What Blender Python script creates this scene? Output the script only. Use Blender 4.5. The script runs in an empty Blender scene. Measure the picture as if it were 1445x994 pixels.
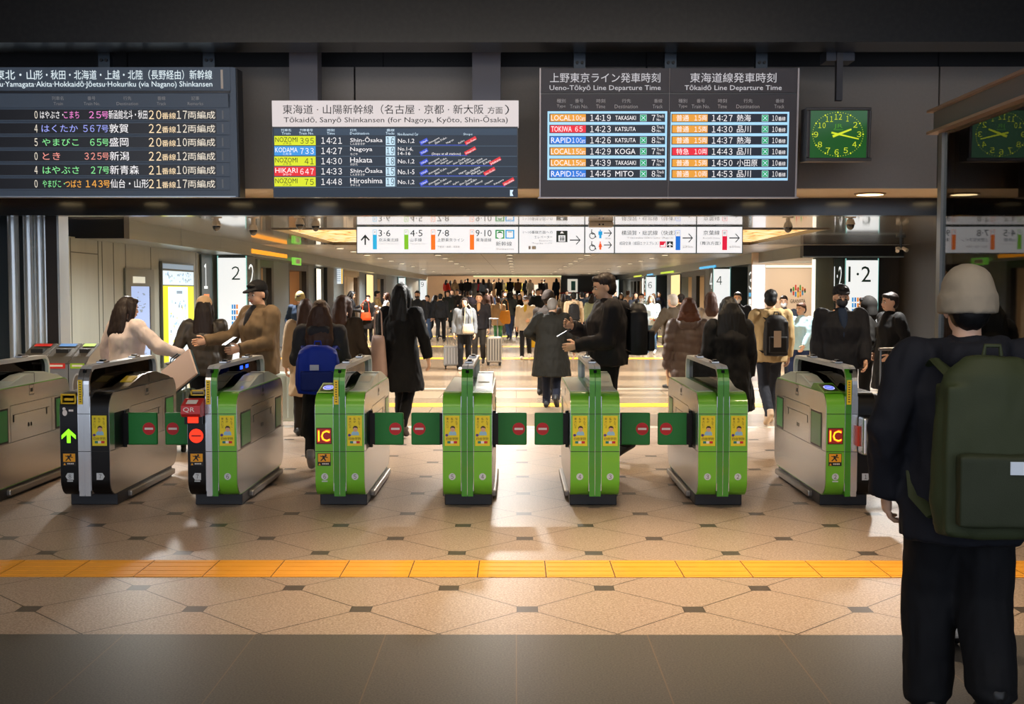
import bpy, bmesh, math, random
from mathutils import Vector, Matrix, Euler, noise
R = math.radians
SC = bpy.context.scene
COL = SC.collection
random.seed(7)

# ------------------------------------------------------------------ camera
FX, PW, PH = 1640.0, 1445.0, 994.0
EYE = 1.65
cam_d = bpy.data.cameras.new('camera')
cam = bpy.data.objects.new('camera', cam_d)
COL.objects.link(cam)
cam_d.sensor_width = 36.0
cam_d.lens = FX / PW * 36.0
cam_d.clip_end = 300
cam_d.clip_start = 0.05
cam.location = (0, 0, EYE)
cam.rotation_euler = (R(90) - math.atan(85 / FX), 0, math.atan(5.5 / FX))
SC.camera = cam
CR = cam.rotation_euler.to_matrix()

# ------------------------------------------------------------------ light and exposure
SC.view_settings.view_transform = 'Standard'
SC.view_settings.look = 'None'
SC.view_settings.exposure = 0.0
SC.view_settings.gamma = 1.0
SC.view_settings.use_curve_mapping = False
w = bpy.data.worlds.new('world')
SC.world = w
w.use_nodes = True
w.node_tree.nodes['Background'].inputs[0].default_value = (0.62, 0.68, 0.80, 1)
w.node_tree.nodes['Background'].inputs[1].default_value = 2.3
try:
    SC.cycles.max_bounces = 8
    SC.cycles.transparent_max_bounces = 12
    SC.cycles.sample_clamp_indirect = 4.0
    SC.cycles.caustics_reflective = False
    SC.cycles.caustics_refractive = False
except Exception:
    pass


def lamp(name, kind, loc, rot, energy, col, **kw):
    d = bpy.data.lights.new(name, kind)
    d.energy = energy
    d.color = col
    for k, v in kw.items():
        setattr(d, k, v)
    o = bpy.data.objects.new(name, d)
    COL.objects.link(o)
    o.location = loc
    o.rotation_euler = rot
    return o


WARM = (1.0, 0.76, 0.50)
WHITE = (1.0, 0.975, 0.93)
# ceiling downlights of the near hall (above the frame)
for X, Y, E_ in ((0.5, 6.5, 1020), (2.5, 6.9, 360), (-1.5, 7.2, 120), (-3.6, 7.0, 25)):
    lamp('near_hall_downlight', 'SPOT', (X, Y, 4.3), (0, 0, 0), E_ * 1.3, WARM,
         spot_size=R(72), spot_blend=1.0, shadow_soft_size=0.12)
# added fill under the near hall ceiling, brightening the gate fronts and the fascia
lamp('near_hall_fill_light', 'AREA', (-0.5, 2.6, 4.42), (R(42), 0, 0), 190, (1.0, 0.86, 0.70),
     shape='RECTANGLE', size=8.0, size_y=1.2)
# soffit downlights over the gates
SOFFIT_X = [3.42 - 0.905 * n for n in range(-3, 12)]
for X in SOFFIT_X:
    lamp('soffit_downlight', 'SPOT', (X, 11.3, 2.57), (0, 0, 0), 62, WARM,
         spot_size=R(125), spot_blend=0.8, shadow_soft_size=0.05)
# downlights of the concourse
for iy, Y in enumerate((14.2, 18.5, 23.5, 29.5, 36, 43, 50, 58, 66, 74)):
    for X in (-4.6, -0.2, 4.6):
        lamp('concourse_downlight', 'SPOT', (X, Y, 2.76), (0, 0, 0), 520 + 15 * Y, WHITE,
             spot_size=R(158), spot_blend=0.6, shadow_soft_size=0.09)


# ------------------------------------------------------------------ helpers
def ray(px, py):
    return CR @ Vector(((px - PW / 2) / FX, -(py - PH / 2) / FX, -1.0))


def P(px, py, Y):
    """the point at distance Y from the camera's plane of depth that a pixel shows"""
    d = ray(px, py)
    return Vector((0, 0, EYE)) + d * (Y / d.y)


def px_per_m(Y):
    return FX / Y


def lin(c):
    if isinstance(c, str):
        c = c.lstrip('#')
        c = tuple(int(c[i:i + 2], 16) / 255 for i in (0, 2, 4))
        c = tuple(x / 12.92 if x <= .04045 else ((x + .055) / 1.055) ** 2.4 for x in c)
    return (c[0], c[1], c[2], 1.0)


_M = {}


def mat(name, col, rough=0.5, metal=0.0, emit=0.0, spec=0.5, noise_amt=0.0, noise_scale=8.0, stretch=(1, 1, 1),
        bump=0.0, bump_scale=60.0, alpha=1.0, coat=0.0, aniso=0.0):
    if name in _M:
        return _M[name]
    m = bpy.data.materials.new(name)
    m.use_nodes = True
    nt = m.node_tree
    b = nt.nodes['Principled BSDF']
    c = lin(col)
    b.inputs['Base Color'].default_value = c
    b.inputs['Roughness'].default_value = rough
    b.inputs['Metallic'].default_value = metal
    b.inputs['Specular IOR Level'].default_value = spec
    b.inputs['Coat Weight'].default_value = coat
    if emit:
        b.inputs['Emission Color'].default_value = c
        b.inputs['Emission Strength'].default_value = emit
        b.inputs['Base Color'].default_value = (c[0] * .3, c[1] * .3, c[2] * .3, 1)
    if noise_amt or bump:
        tc = nt.nodes.new('ShaderNodeTexCoord')
        mp = nt.nodes.new('ShaderNodeMapping')
        mp.inputs['Scale'].default_value = stretch
        nt.links.new(tc.outputs['Object'], mp.inputs['Vector'])
    if noise_amt:
        n = nt.nodes.new('ShaderNodeTexNoise')
        n.inputs['Scale'].default_value = noise_scale
        n.inputs['Detail'].default_value = 6
        nt.links.new(mp.outputs[0], n.inputs['Vector'])
        mx = nt.nodes.new('ShaderNodeMix')
        mx.data_type = 'RGBA'
        k = 1 - noise_amt
        mx.inputs[6].default_value = (c[0] * k, c[1] * k, c[2] * k, 1)
        q = 1 + noise_amt
        mx.inputs[7].default_value = (min(1, c[0] * q), min(1, c[1] * q), min(1, c[2] * q), 1)
        nt.links.new(n.outputs['Fac'], mx.inputs[0])
        nt.links.new(mx.outputs[2], b.inputs['Base Color'])
    if bump:
        n2 = nt.nodes.new('ShaderNodeTexNoise')
        n2.inputs['Scale'].default_value = bump_scale
        n2.inputs['Detail'].default_value = 5
        nt.links.new(mp.outputs[0], n2.inputs['Vector'])
        bp = nt.nodes.new('ShaderNodeBump')
        bp.inputs['Strength'].default_value = bump
        bp.inputs['Distance'].default_value = 0.01
        nt.links.new(n2.outputs['Fac'], bp.inputs['Height'])
        nt.links.new(bp.outputs[0], b.inputs['Normal'])
    _M[name] = m
    return m


def glow(name, col, s=1.0):
    """a surface that gives off light: screens, lit signs, lamps, glowing shop walls"""
    return mat(name, col, rough=0.4, emit=s)


def glass(name, tint, refl=0.5, clear=0.75):
    if name in _M:
        return _M[name]
    m = bpy.data.materials.new(name)
    m.use_nodes = True
    nt = m.node_tree
    nt.nodes.remove(nt.nodes['Principled BSDF'])
    out = nt.nodes['Material Output']
    tr = nt.nodes.new('ShaderNodeBsdfTransparent')
    tr.inputs[0].default_value = lin(tint)
    gl = nt.nodes.new('ShaderNodeBsdfGlossy')
    gl.inputs['Roughness'].default_value = 0.02
    lw = nt.nodes.new('ShaderNodeLayerWeight')
    lw.inputs['Blend'].default_value = refl
    mx = nt.nodes.new('ShaderNodeMixShader')
    nt.links.new(lw.outputs['Fresnel'], mx.inputs[0])
    nt.links.new(tr.outputs[0], mx.inputs[1])
    nt.links.new(gl.outputs[0], mx.inputs[2])
    nt.links.new(mx.outputs[0], out.inputs[0])
    _M[name] = m
    return m


_TXT = {}


def text_mesh(s, res=2):
    """flat lettering as (points, faces) scaled to its own bounding box 0..1, plus its aspect"""
    k = (s, res)
    if k in _TXT:
        return _TXT[k]
    cu = bpy.data.curves.new('lettering', 'FONT')
    if all(c in '0123456789' for c in s):
        s = ''.join(chr(ord(c) + 0xFEE0) for c in s)      # wide digits, whose 1 has a flag
        cu.space_character = 0.56
    cu.body = s
    cu.resolution_u = res
    o = bpy.data.objects.new('lettering', cu)
    COL.objects.link(o)
    dg = bpy.context.evaluated_depsgraph_get()
    e = o.evaluated_get(dg)
    me = e.to_mesh()
    vs = [(v.co.x, v.co.y) for v in me.vertices]
    fs = [tuple(p.vertices) for p in me.polygons]
    flip = bool(me.polygons) and sum(p.normal.z for p in me.polygons) < 0
    if flip:
        fs = [f[::-1] for f in fs]
    e.to_mesh_clear()
    bpy.data.objects.remove(o)
    bpy.data.curves.remove(cu)
    if not vs:
        r = ([], [], 1.0)
    else:
        x0 = min(v[0] for v in vs); x1 = max(v[0] for v in vs)
        y0 = min(v[1] for v in vs); y1 = max(v[1] for v in vs)
        w_, h_ = max(x1 - x0, 1e-5), max(y1 - y0, 1e-5)
        r = ([((v[0] - x0) / w_, (v[1] - y0) / h_) for v in vs], fs, w_ / h_)
    _TXT[k] = r
    return r


class Frame:
    """a plane in space: origin, right, up and outward axes"""

    def __init__(s, O, U=(1, 0, 0), V=(0, 0, 1), N=(0, -1, 0)):
        s.O, s.U, s.V, s.N = Vector(O), Vector(U), Vector(V), Vector(N)

    def at(s, u, v, n=0.0):
        return s.O + s.U * u + s.V * v + s.N * n

    def px(s, x, y):
        d = ray(x, y)
        c = Vector((0, 0, EYE))
        t = (s.O - c).dot(s.N) / d.dot(s.N)
        p = c + d * t - s.O
        return p.dot(s.U), p.dot(s.V)


def tilted(O, deg):
    """a frame facing the camera side whose top leans forward by deg"""
    a = R(deg)
    return Frame(O, (1, 0, 0), (0, -math.sin(a), math.cos(a)), (0, -math.cos(a), -math.sin(a)))


class MB:
    def __init__(s):
        s.v, s.f, s.m = [], [], []

    def add(s, vs, fs, mi=0):
        b = len(s.v)
        s.v.extend([tuple(v) for v in vs])
        s.f.extend([tuple(b + i for i in f) for f in fs])
        s.m.extend([mi] * len(fs))

    def box(s, x0, x1, y0, y1, z0, z1, mi=0):
        vs = [(x, y, z) for x in (x0, x1) for y in (y0, y1) for z in (z0, z1)]
        s.add(vs, [(0, 1, 3, 2), (4, 6, 7, 5), (0, 4, 5, 1), (2, 3, 7, 6), (0, 2, 6, 4), (1, 5, 7, 3)], mi)

    def fbox(s, fr, u0, u1, v0, v1, n0, n1, mi=0):
        vs = [fr.at(u, v, n) for u in (u0, u1) for v in (v0, v1) for n in (n0, n1)]
        s.add(vs, [(0, 1, 3, 2), (4, 6, 7, 5), (0, 4, 5, 1), (2, 3, 7, 6), (0, 2, 6, 4), (1, 5, 7, 3)], mi)

    def frect(s, fr, u0, u1, v0, v1, n, mi=0):
        s.add([fr.at(u0, v0, n), fr.at(u1, v0, n), fr.at(u1, v1, n), fr.at(u0, v1, n)], [(0, 1, 2, 3)], mi)

    def fpoly(s, fr, pts, n, mi=0):
        s.add([fr.at(u, v, n) for u, v in pts], [tuple(range(len(pts)))], mi)

    def disc(s, fr, u, v, r, n, mi=0, seg=24, ry=None):
        ry = ry or r
        s.fpoly(fr, [(u + r * math.cos(2 * math.pi * i / seg), v + ry * math.sin(2 * math.pi * i / seg)) for i in range(seg)], n, mi)

    def text(s, fr, t, u0, v0, u1, v1, n, mi=0, res=2, rot=0.0, keep=False, align='c'):
        """lettering fitted to the rectangle; keep = hold the letters' own proportion"""
        pts, fs, asp = text_mesh(t, res)
        if not pts:
            return
        w_, h_ = u1 - u0, v1 - v0
        if keep:
            nw = h_ * asp
            if nw < w_:
                u0 += (w_ - nw) * (.5 if align == 'c' else 0)
                w_ = nw
        c, q = math.cos(rot), math.sin(rot)
        out = []
        for x, y in pts:
            a, b = x * w_, y * h_
            out.append(fr.at(u0 + a * c - b * q, v0 + a * q + b * c, n))
        s.add(out, fs, mi)

    def prism_x(s, prof, x0, x1, mi=0, mi_cap=None):
        n = len(prof)
        vs = [(x0, y, z) for y, z in prof] + [(x1, y, z) for y, z in prof]
        s.add(vs, [(i, (i + 1) % n, n + (i + 1) % n, n + i) for i in range(n)], mi)
        s.add(vs, [tuple(range(n))[::-1], tuple(range(n, 2 * n))], mi if mi_cap is None else mi_cap)

    def cyl(s, p0, p1, r0, mi=0, seg=12, r1=None):
        s.tube([p0, p1], [r0, r0 if r1 is None else r1], mi, seg)

    def tube(s, pts, rad, mi=0, seg=10, ref=(1, 0, 0), dome=False):
        """rings along a path; a radius is a number or (along ref, across)"""
        pts = [Vector(p) for p in pts]
        rad = [(r, r) if not isinstance(r, (tuple, list)) else r for r in rad]
        ref = Vector(ref)
        rings = []
        for i, p in enumerate(pts):
            t = (pts[min(i + 1, len(pts) - 1)] - pts[max(i - 1, 0)])
            t.normalize()
            u = ref - t * ref.dot(t)
            if u.length < 1e-3:
                u = Vector((0, 1, 0)) - t * t.y
            u.normalize()
            v = t.cross(u)
            rings.append((p, t, u, v, rad[i]))
        if dome:
            p, t, u, v, r = rings[0]
            m_ = min(r)
            rings = [(p - t * m_ * .75, t, u, v, (r[0] * .55, r[1] * .55))] + rings
            p, t, u, v, r = rings[-1]
            m_ = min(r)
            rings.append((p + t * m_ * .75, t, u, v, (r[0] * .55, r[1] * .55)))
        vs = []
        for p, t, u, v, r in rings:
            for k in range(seg):
                a = 2 * math.pi * k / seg
                vs.append(p + u * (math.cos(a) * r[0]) + v * (math.sin(a) * r[1]))
        fs = []
        n = len(rings)
        for i in range(n - 1):
            for k in range(seg):
                k2 = (k + 1) % seg
                fs.append((i * seg + k, i * seg + k2, (i + 1) * seg + k2, (i + 1) * seg + k))
        fs.append(tuple(range(seg))[::-1])
        fs.append(tuple((n - 1) * seg + k for k in range(seg)))
        s.add(vs, fs, mi)

    def ball(s, c, r, mi=0, seg=16, rings=10, M=None):
        c = Vector(c)
        if not isinstance(r, (tuple, list)):
            r = (r, r, r)
        vs = []
        for i in range(rings + 1):
            a = math.pi * i / rings
            if i in (0, rings):
                vs.append(Vector((0, 0, r[2] * math.cos(a))))
                continue
            for k in range(seg):
                b = 2 * math.pi * k / seg
                vs.append(Vector((r[0] * math.sin(a) * math.cos(b), r[1] * math.sin(a) * math.sin(b), r[2] * math.cos(a))))
        if M is not None:
            vs = [M @ v for v in vs]
        vs = [c + v for v in vs]
        fs = []
        for k in range(seg):
            fs.append((0, 1 + k, 1 + (k + 1) % seg))
        for i in range(rings - 2):
            for k in range(seg):
                a = 1 + i * seg
                fs.append((a + k, a + seg + k, a + seg + (k + 1) % seg, a + (k + 1) % seg))
        last = len(vs) - 1
        a = 1 + (rings - 2) * seg
        for k in range(seg):
            fs.append((last, a + (k + 1) % seg, a + k))
        s.add(vs, fs, mi)

    def mesh(s, name, mats):
        me = bpy.data.meshes.new(name)
        me.from_pydata(s.v, [], s.f)
        for m in mats:
            me.materials.append(m)
        me.polygons.foreach_set('material_index', s.m)
        me.update()
        return me

    def build(s, name, mats, parent=None, bevel=0.0, smooth=0.0, loc=None, seg=2):
        if not isinstance(mats, (list, tuple)):
            mats = [mats]
        me = s.mesh(name, mats)
        if smooth:
            me.shade_smooth()
            me.set_sharp_from_angle(angle=R(smooth))
        o = bpy.data.objects.new(name, me)
        COL.objects.link(o)
        if parent is not None:
            o.parent = parent
        if loc is not None:
            o.location = loc
        if bevel:
            b = o.modifiers.new('bevel', 'BEVEL')
            b.width = bevel
            b.segments = seg
            b.limit_method = 'ANGLE'
            b.angle_limit = R(40)
        return o


def thing(name, label, cat, loc=(0, 0, 0), rz=0.0, group=None):
    o = bpy.data.objects.new(name, None)
    o.empty_display_size = 0.1
    COL.objects.link(o)
    o.location = loc
    o.rotation_euler = (0, 0, rz)
    return tag(o, label, cat, group)


def tag(o, label, cat, group=None):
    o['label'] = label
    o['category'] = cat
    if group:
        o['group'] = group
    return o


def structure(o, label=None):
    o['kind'] = 'structure'
    return o


# node sugar for the floor materials
class NT:
    def __init__(s, m):
        s.nt = m.node_tree

    def node(s, t, **kw):
        n = s.nt.nodes.new(t)
        for k, v in kw.items():
            setattr(n, k, v)
        return n

    def math(s, op, a, b=None):
        n = s.node('ShaderNodeMath', operation=op)
        for i, x in enumerate((a, b)):
            if x is None:
                continue
            if isinstance(x, (int, float)):
                n.inputs[i].default_value = x
            else:
                s.nt.links.new(x, n.inputs[i])
        return n.outputs[0]

    def mix(s, f, a, b):
        n = s.node('ShaderNodeMix', data_type='RGBA')
        for i, x in ((0, f), (6, a), (7, b)):
            if isinstance(x, (int, float)):
                n.inputs[i].default_value = x
            elif isinstance(x, tuple):
                n.inputs[i].default_value = x
            else:
                s.nt.links.new(x, n.inputs[i])
        return n.outputs[2]

    def ramp(s, f, stops):
        n = s.node('ShaderNodeValToRGB')
        e = n.color_ramp.elements
        while len(e) < len(stops):
            e.new(0.5)
        for i, (p, c) in enumerate(stops):
            e[i].position = p
            e[i].color = c
        s.nt.links.new(f, n.inputs[0])
        return n.outputs[0]

# ------------------------------------------------------------------ the setting: floor
def floor_tile_material():
    m = bpy.data.materials.new('terrazzo floor tile')
    m.use_nodes = True
    k = NT(m)
    b = m.node_tree.nodes['Principled BSDF']
    tc = k.node('ShaderNodeTexCoord')
    sp = k.node('ShaderNodeSeparateXYZ')
    m.node_tree.links.new(tc.outputs['Object'], sp.inputs[0])
    W, D, X0, Y0 = 0.865, 0.4345, -0.373, 7.27
    x = k.math('SUBTRACT', sp.outputs[0], X0)
    y = k.math('SUBTRACT', sp.outputs[1], Y0)
    xa = k.math('DIVIDE', x, W)
    ya = k.math('DIVIDE', y, 2 * D)
    p = k.math('ADD', xa, ya)
    q = k.math('SUBTRACT', xa, ya)
    rp, rq = k.math('ROUND', p), k.math('ROUND', q)
    lx = k.math('MULTIPLY', k.math('ADD', rp, rq), W / 2)
    ly = k.math('MULTIPLY', k.math('SUBTRACT', rp, rq), D)
    dx = k.math('ABSOLUTE', k.math('SUBTRACT', x, lx))
    dy = k.math('ABSOLUTE', k.math('SUBTRACT', y, ly))
    cheb = k.math('MAXIMUM', dx, dy)
    sq = k.math('MULTIPLY', k.math('LESS_THAN', cheb, 0.0525), k.math('GREATER_THAN', sp.outputs[1], 5.66))
    edge = k.math('MULTIPLY', k.math('LESS_THAN', cheb, 0.0555), k.math('MULTIPLY', k.math('GREATER_THAN', cheb, 0.0505), k.math('GREATER_THAN', sp.outputs[1], 5.66)))
    fp = k.math('ABSOLUTE', k.math('SUBTRACT', p, rp))
    fq = k.math('ABSOLUTE', k.math('SUBTRACT', q, rq))
    seam = k.math('LESS_THAN', k.math('MINIMUM', fp, fq), 0.0058)
    vo = k.node('ShaderNodeTexVoronoi')
    vo.inputs['Scale'].default_value = 120
    m.node_tree.links.new(tc.outputs['Object'], vo.inputs['Vector'])
    n1 = k.node('ShaderNodeTexNoise')
    n1.inputs['Scale'].default_value = 85
    n1.inputs['Detail'].default_value = 8
    n1.inputs['Roughness'].default_value = .75
    m.node_tree.links.new(tc.outputs['Object'], n1.inputs['Vector'])
    speck = k.ramp(n1.outputs['Fac'], [(0.36, lin('#5f5146')), (0.47, lin('#9f8b7b')), (0.6, lin('#c2ae9d'))])
    sv = k.node('ShaderNodeSeparateColor')
    m.node_tree.links.new(vo.outputs['Color'], sv.inputs[0])
    col = k.mix(k.math('MULTIPLY', k.math('GREATER_THAN', sv.outputs[0], .72), .45), speck, lin('#8a7460'))
    n2 = k.node('ShaderNodeTexNoise')
    n2.inputs['Scale'].default_value = 0.9
    n2.inputs['Detail'].default_value = 3
    m.node_tree.links.new(tc.outputs['Object'], n2.inputs['Vector'])
    col = k.mix(k.math('MULTIPLY', n2.outputs['Fac'], .22), col, lin('#75634f'))
    col = k.mix(seam, col, lin('#33291f'))
    col = k.mix(sq, col, lin('#4c443e'))
    col = k.mix(edge, col, lin('#352c26'))
    m.node_tree.links.new(col, b.inputs['Base Color'])
    b.inputs['Roughness'].default_value = 0.33
    b.inputs['Specular IOR Level'].default_value = 0.42
    rr = k.math('ADD', k.math('MULTIPLY', n1.outputs['Fac'], .22), .27)
    m.node_tree.links.new(rr, b.inputs['Roughness'])
    return m


def floor_dark_material():
    m = bpy.data.materials.new('dark stone floor')
    m.use_nodes = True
    k = NT(m)
    b = m.node_tree.nodes['Principled BSDF']
    tc = k.node('ShaderNodeTexCoord')
    sp = k.node('ShaderNodeSeparateXYZ')
    m.node_tree.links.new(tc.outputs['Object'], sp.inputs[0])
    f = k.math('FRACT', k.math('ADD', k.math('DIVIDE', sp.outputs[0], 0.63), 100.0))
    seam = k.math('LESS_THAN', f, 0.008)
    n1 = k.node('ShaderNodeTexNoise')
    n1.inputs['Scale'].default_value = 110
    n1.inputs['Detail'].default_value = 5
    m.node_tree.links.new(tc.outputs['Object'], n1.inputs['Vector'])
    col = k.ramp(n1.outputs['Fac'], [(0.35, lin('#3d3935')), (0.65, lin('#5d5852'))])
    col = k.mix(seam, col, lin('#6e5c4a'))
    m.node_tree.links.new(col, b.inputs['Base Color'])
    b.inputs['Roughness'].default_value = 0.4
    return m


def floor_inner_material():
    m = bpy.data.materials.new('polished concourse floor')
    m.use_nodes = True
    k = NT(m)
    b = m.node_tree.nodes['Principled BSDF']
    tc = k.node('ShaderNodeTexCoord')
    sp = k.node('ShaderNodeSeparateXYZ')
    m.node_tree.links.new(tc.outputs['Object'], sp.inputs[0])
    # tone bands across the hall paint in streaks of reflected ceiling light
    yb = k.math('DIVIDE', sp.outputs[1], 1.2)
    wn = k.node('ShaderNodeTexWhiteNoise', noise_dimensions='1D')
    m.node_tree.links.new(k.math('FLOOR', yb), wn.inputs['W'])
    col = k.ramp(wn.outputs['Value'], [(0.0, lin('#84725f')), (0.45, lin('#9f8a72')), (1.0, lin('#bca78c'))])
    fx = k.math('FRACT', k.math('ADD', k.math('DIVIDE', sp.outputs[0], 1.2), 50.0))
    fy = k.math('FRACT', yb)
    seam = k.math('LESS_THAN', k.math('MINIMUM', fx, fy), 0.012)
    col = k.mix(k.math('MULTIPLY', seam, .5), col, lin('#55483a'))
    n1 = k.node('ShaderNodeTexNoise')
    n1.inputs['Scale'].default_value = 30
    n1.inputs['Detail'].default_value = 5
    m.node_tree.links.new(tc.outputs['Object'], n1.inputs['Vector'])
    col = k.mix(k.math('MULTIPLY', n1.outputs['Fac'], .25), col, lin('#6b5a48'))
    m.node_tree.links.new(col, b.inputs['Base Color'])
    b.inputs['Roughness'].default_value = 0.2
    b.inputs['Specular IOR Level'].default_value = 0.5
    return m


YD, YI, YEND = 5.52, 14.15, 96.0
mb = MB()
for y0, y1, mi in ((-3, YD, 1), (YD, YI, 0), (YI, YEND, 2)):
    mb.add([(-13, y0, 0), (13, y0, 0), (13, y1, 0), (-13, y1, 0)], [(0, 1, 2, 3)], mi)
structure(mb.build('floor', [floor_tile_material(), floor_dark_material(), floor_inner_material()]))


# tactile paving: yellow blocks with guide bars
def tactile(name, y0, y1, x0, x1, pitch, m_, bars=True, h=0.004):
    mb = MB()
    mb.box(x0, x1, y0, y1, .0003, .0012, 1)
    x = x0
    while x < x1:
        mb.box(x + .0035, x + pitch - .0035, y0, y1, 0.0005, h, 0)
        if bars:
            for j in range(4):
                yc = y0 + (y1 - y0) * (j + .5) / 4
                mb.box(x + .012, x + pitch - .012, yc - .016, yc + .016, h, h + .0022, 0)
        x += pitch
    return structure(mb.build(name, [m_, mat('paving joint', '#4a3a22', .7)]))


YEL = mat('yellow tactile paving', '#e29c2c', 0.55, noise_amt=.12, noise_scale=5)
YEL2 = mat('yellow tactile paving of the concourse', '#f0b020', 0.5)
tactile('trim_1', 6.64, 7.055, -6.2, 6.3, 0.3985, YEL)
for i, (y0, y1) in enumerate(((16.6, 17.15), (28.4, 29.1), (34.6, 35.4), (42.5, 43.4))):
    tactile('trim_%d' % (i + 2), y0, y1, -7, 7.4, 0.6, YEL2, bars=False)
mb = MB()
mb.box(-7, 7.4, 19.6, 19.85, .0005, .003)
mb.box(-7, 7.4, 14.0, 14.2, .0005, .003)
structure(mb.build('trim_6', mat('pale stone band', '#d8cbb8', 0.25)))

# ------------------------------------------------------------------ near hall: fascia, soffit, beams
FAS = mat('grey fascia panel', '#8b857f', 0.55, noise_amt=.08, noise_scale=40, bump=.05, bump_scale=200)
DARKGAP = mat('dark joint', '#0c0c0d', 0.7)
mb = MB()
xs = [-13, P(-40, 200, 10.75).x, P(501, 200, 10.75).x, P(912, 200, 10.75).x, P(1324, 200, 10.75).x, 13]
for a, b_ in zip(xs, xs[1:]):
    mb.box(a + .008, b_ - .008, 10.75, 10.8, 2.60, 3.705, 0)
mb.box(-13, 13, 10.79, 10.95, 2.60, 3.70, 1)
structure(mb.build('wall_fascia', [FAS, DARKGAP]))
# underside of the bulkhead with the row of downlights
mb = MB()
mb.box(-13, 13, 10.95, 11.85, 2.60, 2.64, 0)
mb.box(-13, 13, 10.75, 10.95, 2.595, 2.60, 0)
structure(mb.build('ceiling_soffit', mat('beige soffit', '#e8cda6', 0.5)))
for i, X in enumerate(SOFFIT_X):
    mb = MB()
    fr = Frame((X, 11.3, 2.6), (1, 0, 0), (0, 1, 0), (0, 0, -1))
    mb.tube([(X, 11.3, 2.585), (X, 11.3, 2.60)], [.145, .15], 1, 24)
    mb.disc(fr, 0, 0, .125, .016, 0, 24)
    o = mb.build('downlight', [glow('soffit downlight glow', '#ffe2a8', 6.0), mat('lamp ring', '#b08f6c', .4)])
    tag(o, 'round warm downlight set in the beige soffit above the ticket gates', 'light', 'downlights in the soffit row')
mb = MB()
mb.box(-13, 13, 11.85, 12.05, 2.425, 2.66)
structure(mb.build('beam_black', mat('black glossy beam', '#060608', 0.16, spec=.5)))
# dark recess over the fascia and the granite beam in front of it
mb = MB()
mb.box(-13, 13, 10.95, 11.1, 3.70, 4.35, 0)
for px in (51 - 120, 180, 541, 912, 1324):
    X = P(px, 90, 10.95).x
    mb.box(X - .006, X + .006, 10.94, 10.95, 3.70, 4.3, 1)
mb.box(-13, 13, 10.0, 11.1, 4.30, 4.40, 0)
structure(mb.build('wall_recess', [mat('dark recess panel', '#2b2a2c', 0.5), DARKGAP]))


def granite():
    m = bpy.data.materials.new('black speckled granite')
    m.use_nodes = True
    k = NT(m)
    b = m.node_tree.nodes['Principled BSDF']
    tc = k.node('ShaderNodeTexCoord')
    vo = k.node('ShaderNodeTexVoronoi')
    vo.inputs['Scale'].default_value = 34
    m.node_tree.links.new(tc.outputs['Object'], vo.inputs['Vector'])
    sp = k.math('LESS_THAN', vo.outputs['Distance'], 0.11)
    sc = k.node('ShaderNodeSeparateColor')
    m.node_tree.links.new(vo.outputs['Color'], sc.inputs[0])
    sp = k.math('MULTIPLY', sp, k.math('GREATER_THAN', sc.outputs[1], .72))
    n1 = k.node('ShaderNodeTexNoise')
    n1.inputs['Scale'].default_value = 25
    n1.inputs['Detail'].default_value = 6
    m.node_tree.links.new(tc.outputs['Object'], n1.inputs['Vector'])
    col = k.ramp(n1.outputs['Fac'], [(.4, lin('#0b0a0a')), (.7, lin('#1b1918'))])
    col = k.mix(sp, col, lin('#8a8078'))
    s = k.node('ShaderNodeSeparateXYZ')
    m.node_tree.links.new(tc.outputs['Object'], s.inputs[0])
    f = k.math('FRACT', k.math('ADD', k.math('DIVIDE', s.outputs[0], .89), 20.43))
    col = k.mix(k.math('LESS_THAN', f, .006), col, lin('#050505'))
    m.node_tree.links.new(col, b.inputs['Base Color'])
    b.inputs['Roughness'].default_value = .28
    return m


mb = MB()
mb.box(-13, 13, 9.6, 10.0, 3.685, 4.5)
structure(mb.build('beam_granite', granite()))
mb = MB()
mb.box(-13, 13, -3, 9.6, 4.5, 4.6)
structure(mb.build('ceiling_near_hall', mat('near hall ceiling', '#6d6a66', .6)))
mb = MB()
mb.box(-9.2, -9.0, -3, 12, 0, 4.5)
structure(mb.build('wall_near_left', mat('near hall wall', '#4f4a46', .6)))
mb = MB()
mb.box(9.0, 9.2, -3, 12, 0, 4.5)
structure(mb.build('wall_near_right', _M['near hall wall']))
mb = MB()
for X in (-6.5, 6.5):
    mb.box(X - .4, X + .4, 11.95, 12.0, 0, .01)

# ------------------------------------------------------------------ concourse: ceiling
ZC, ZS = 2.80, 2.50


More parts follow.
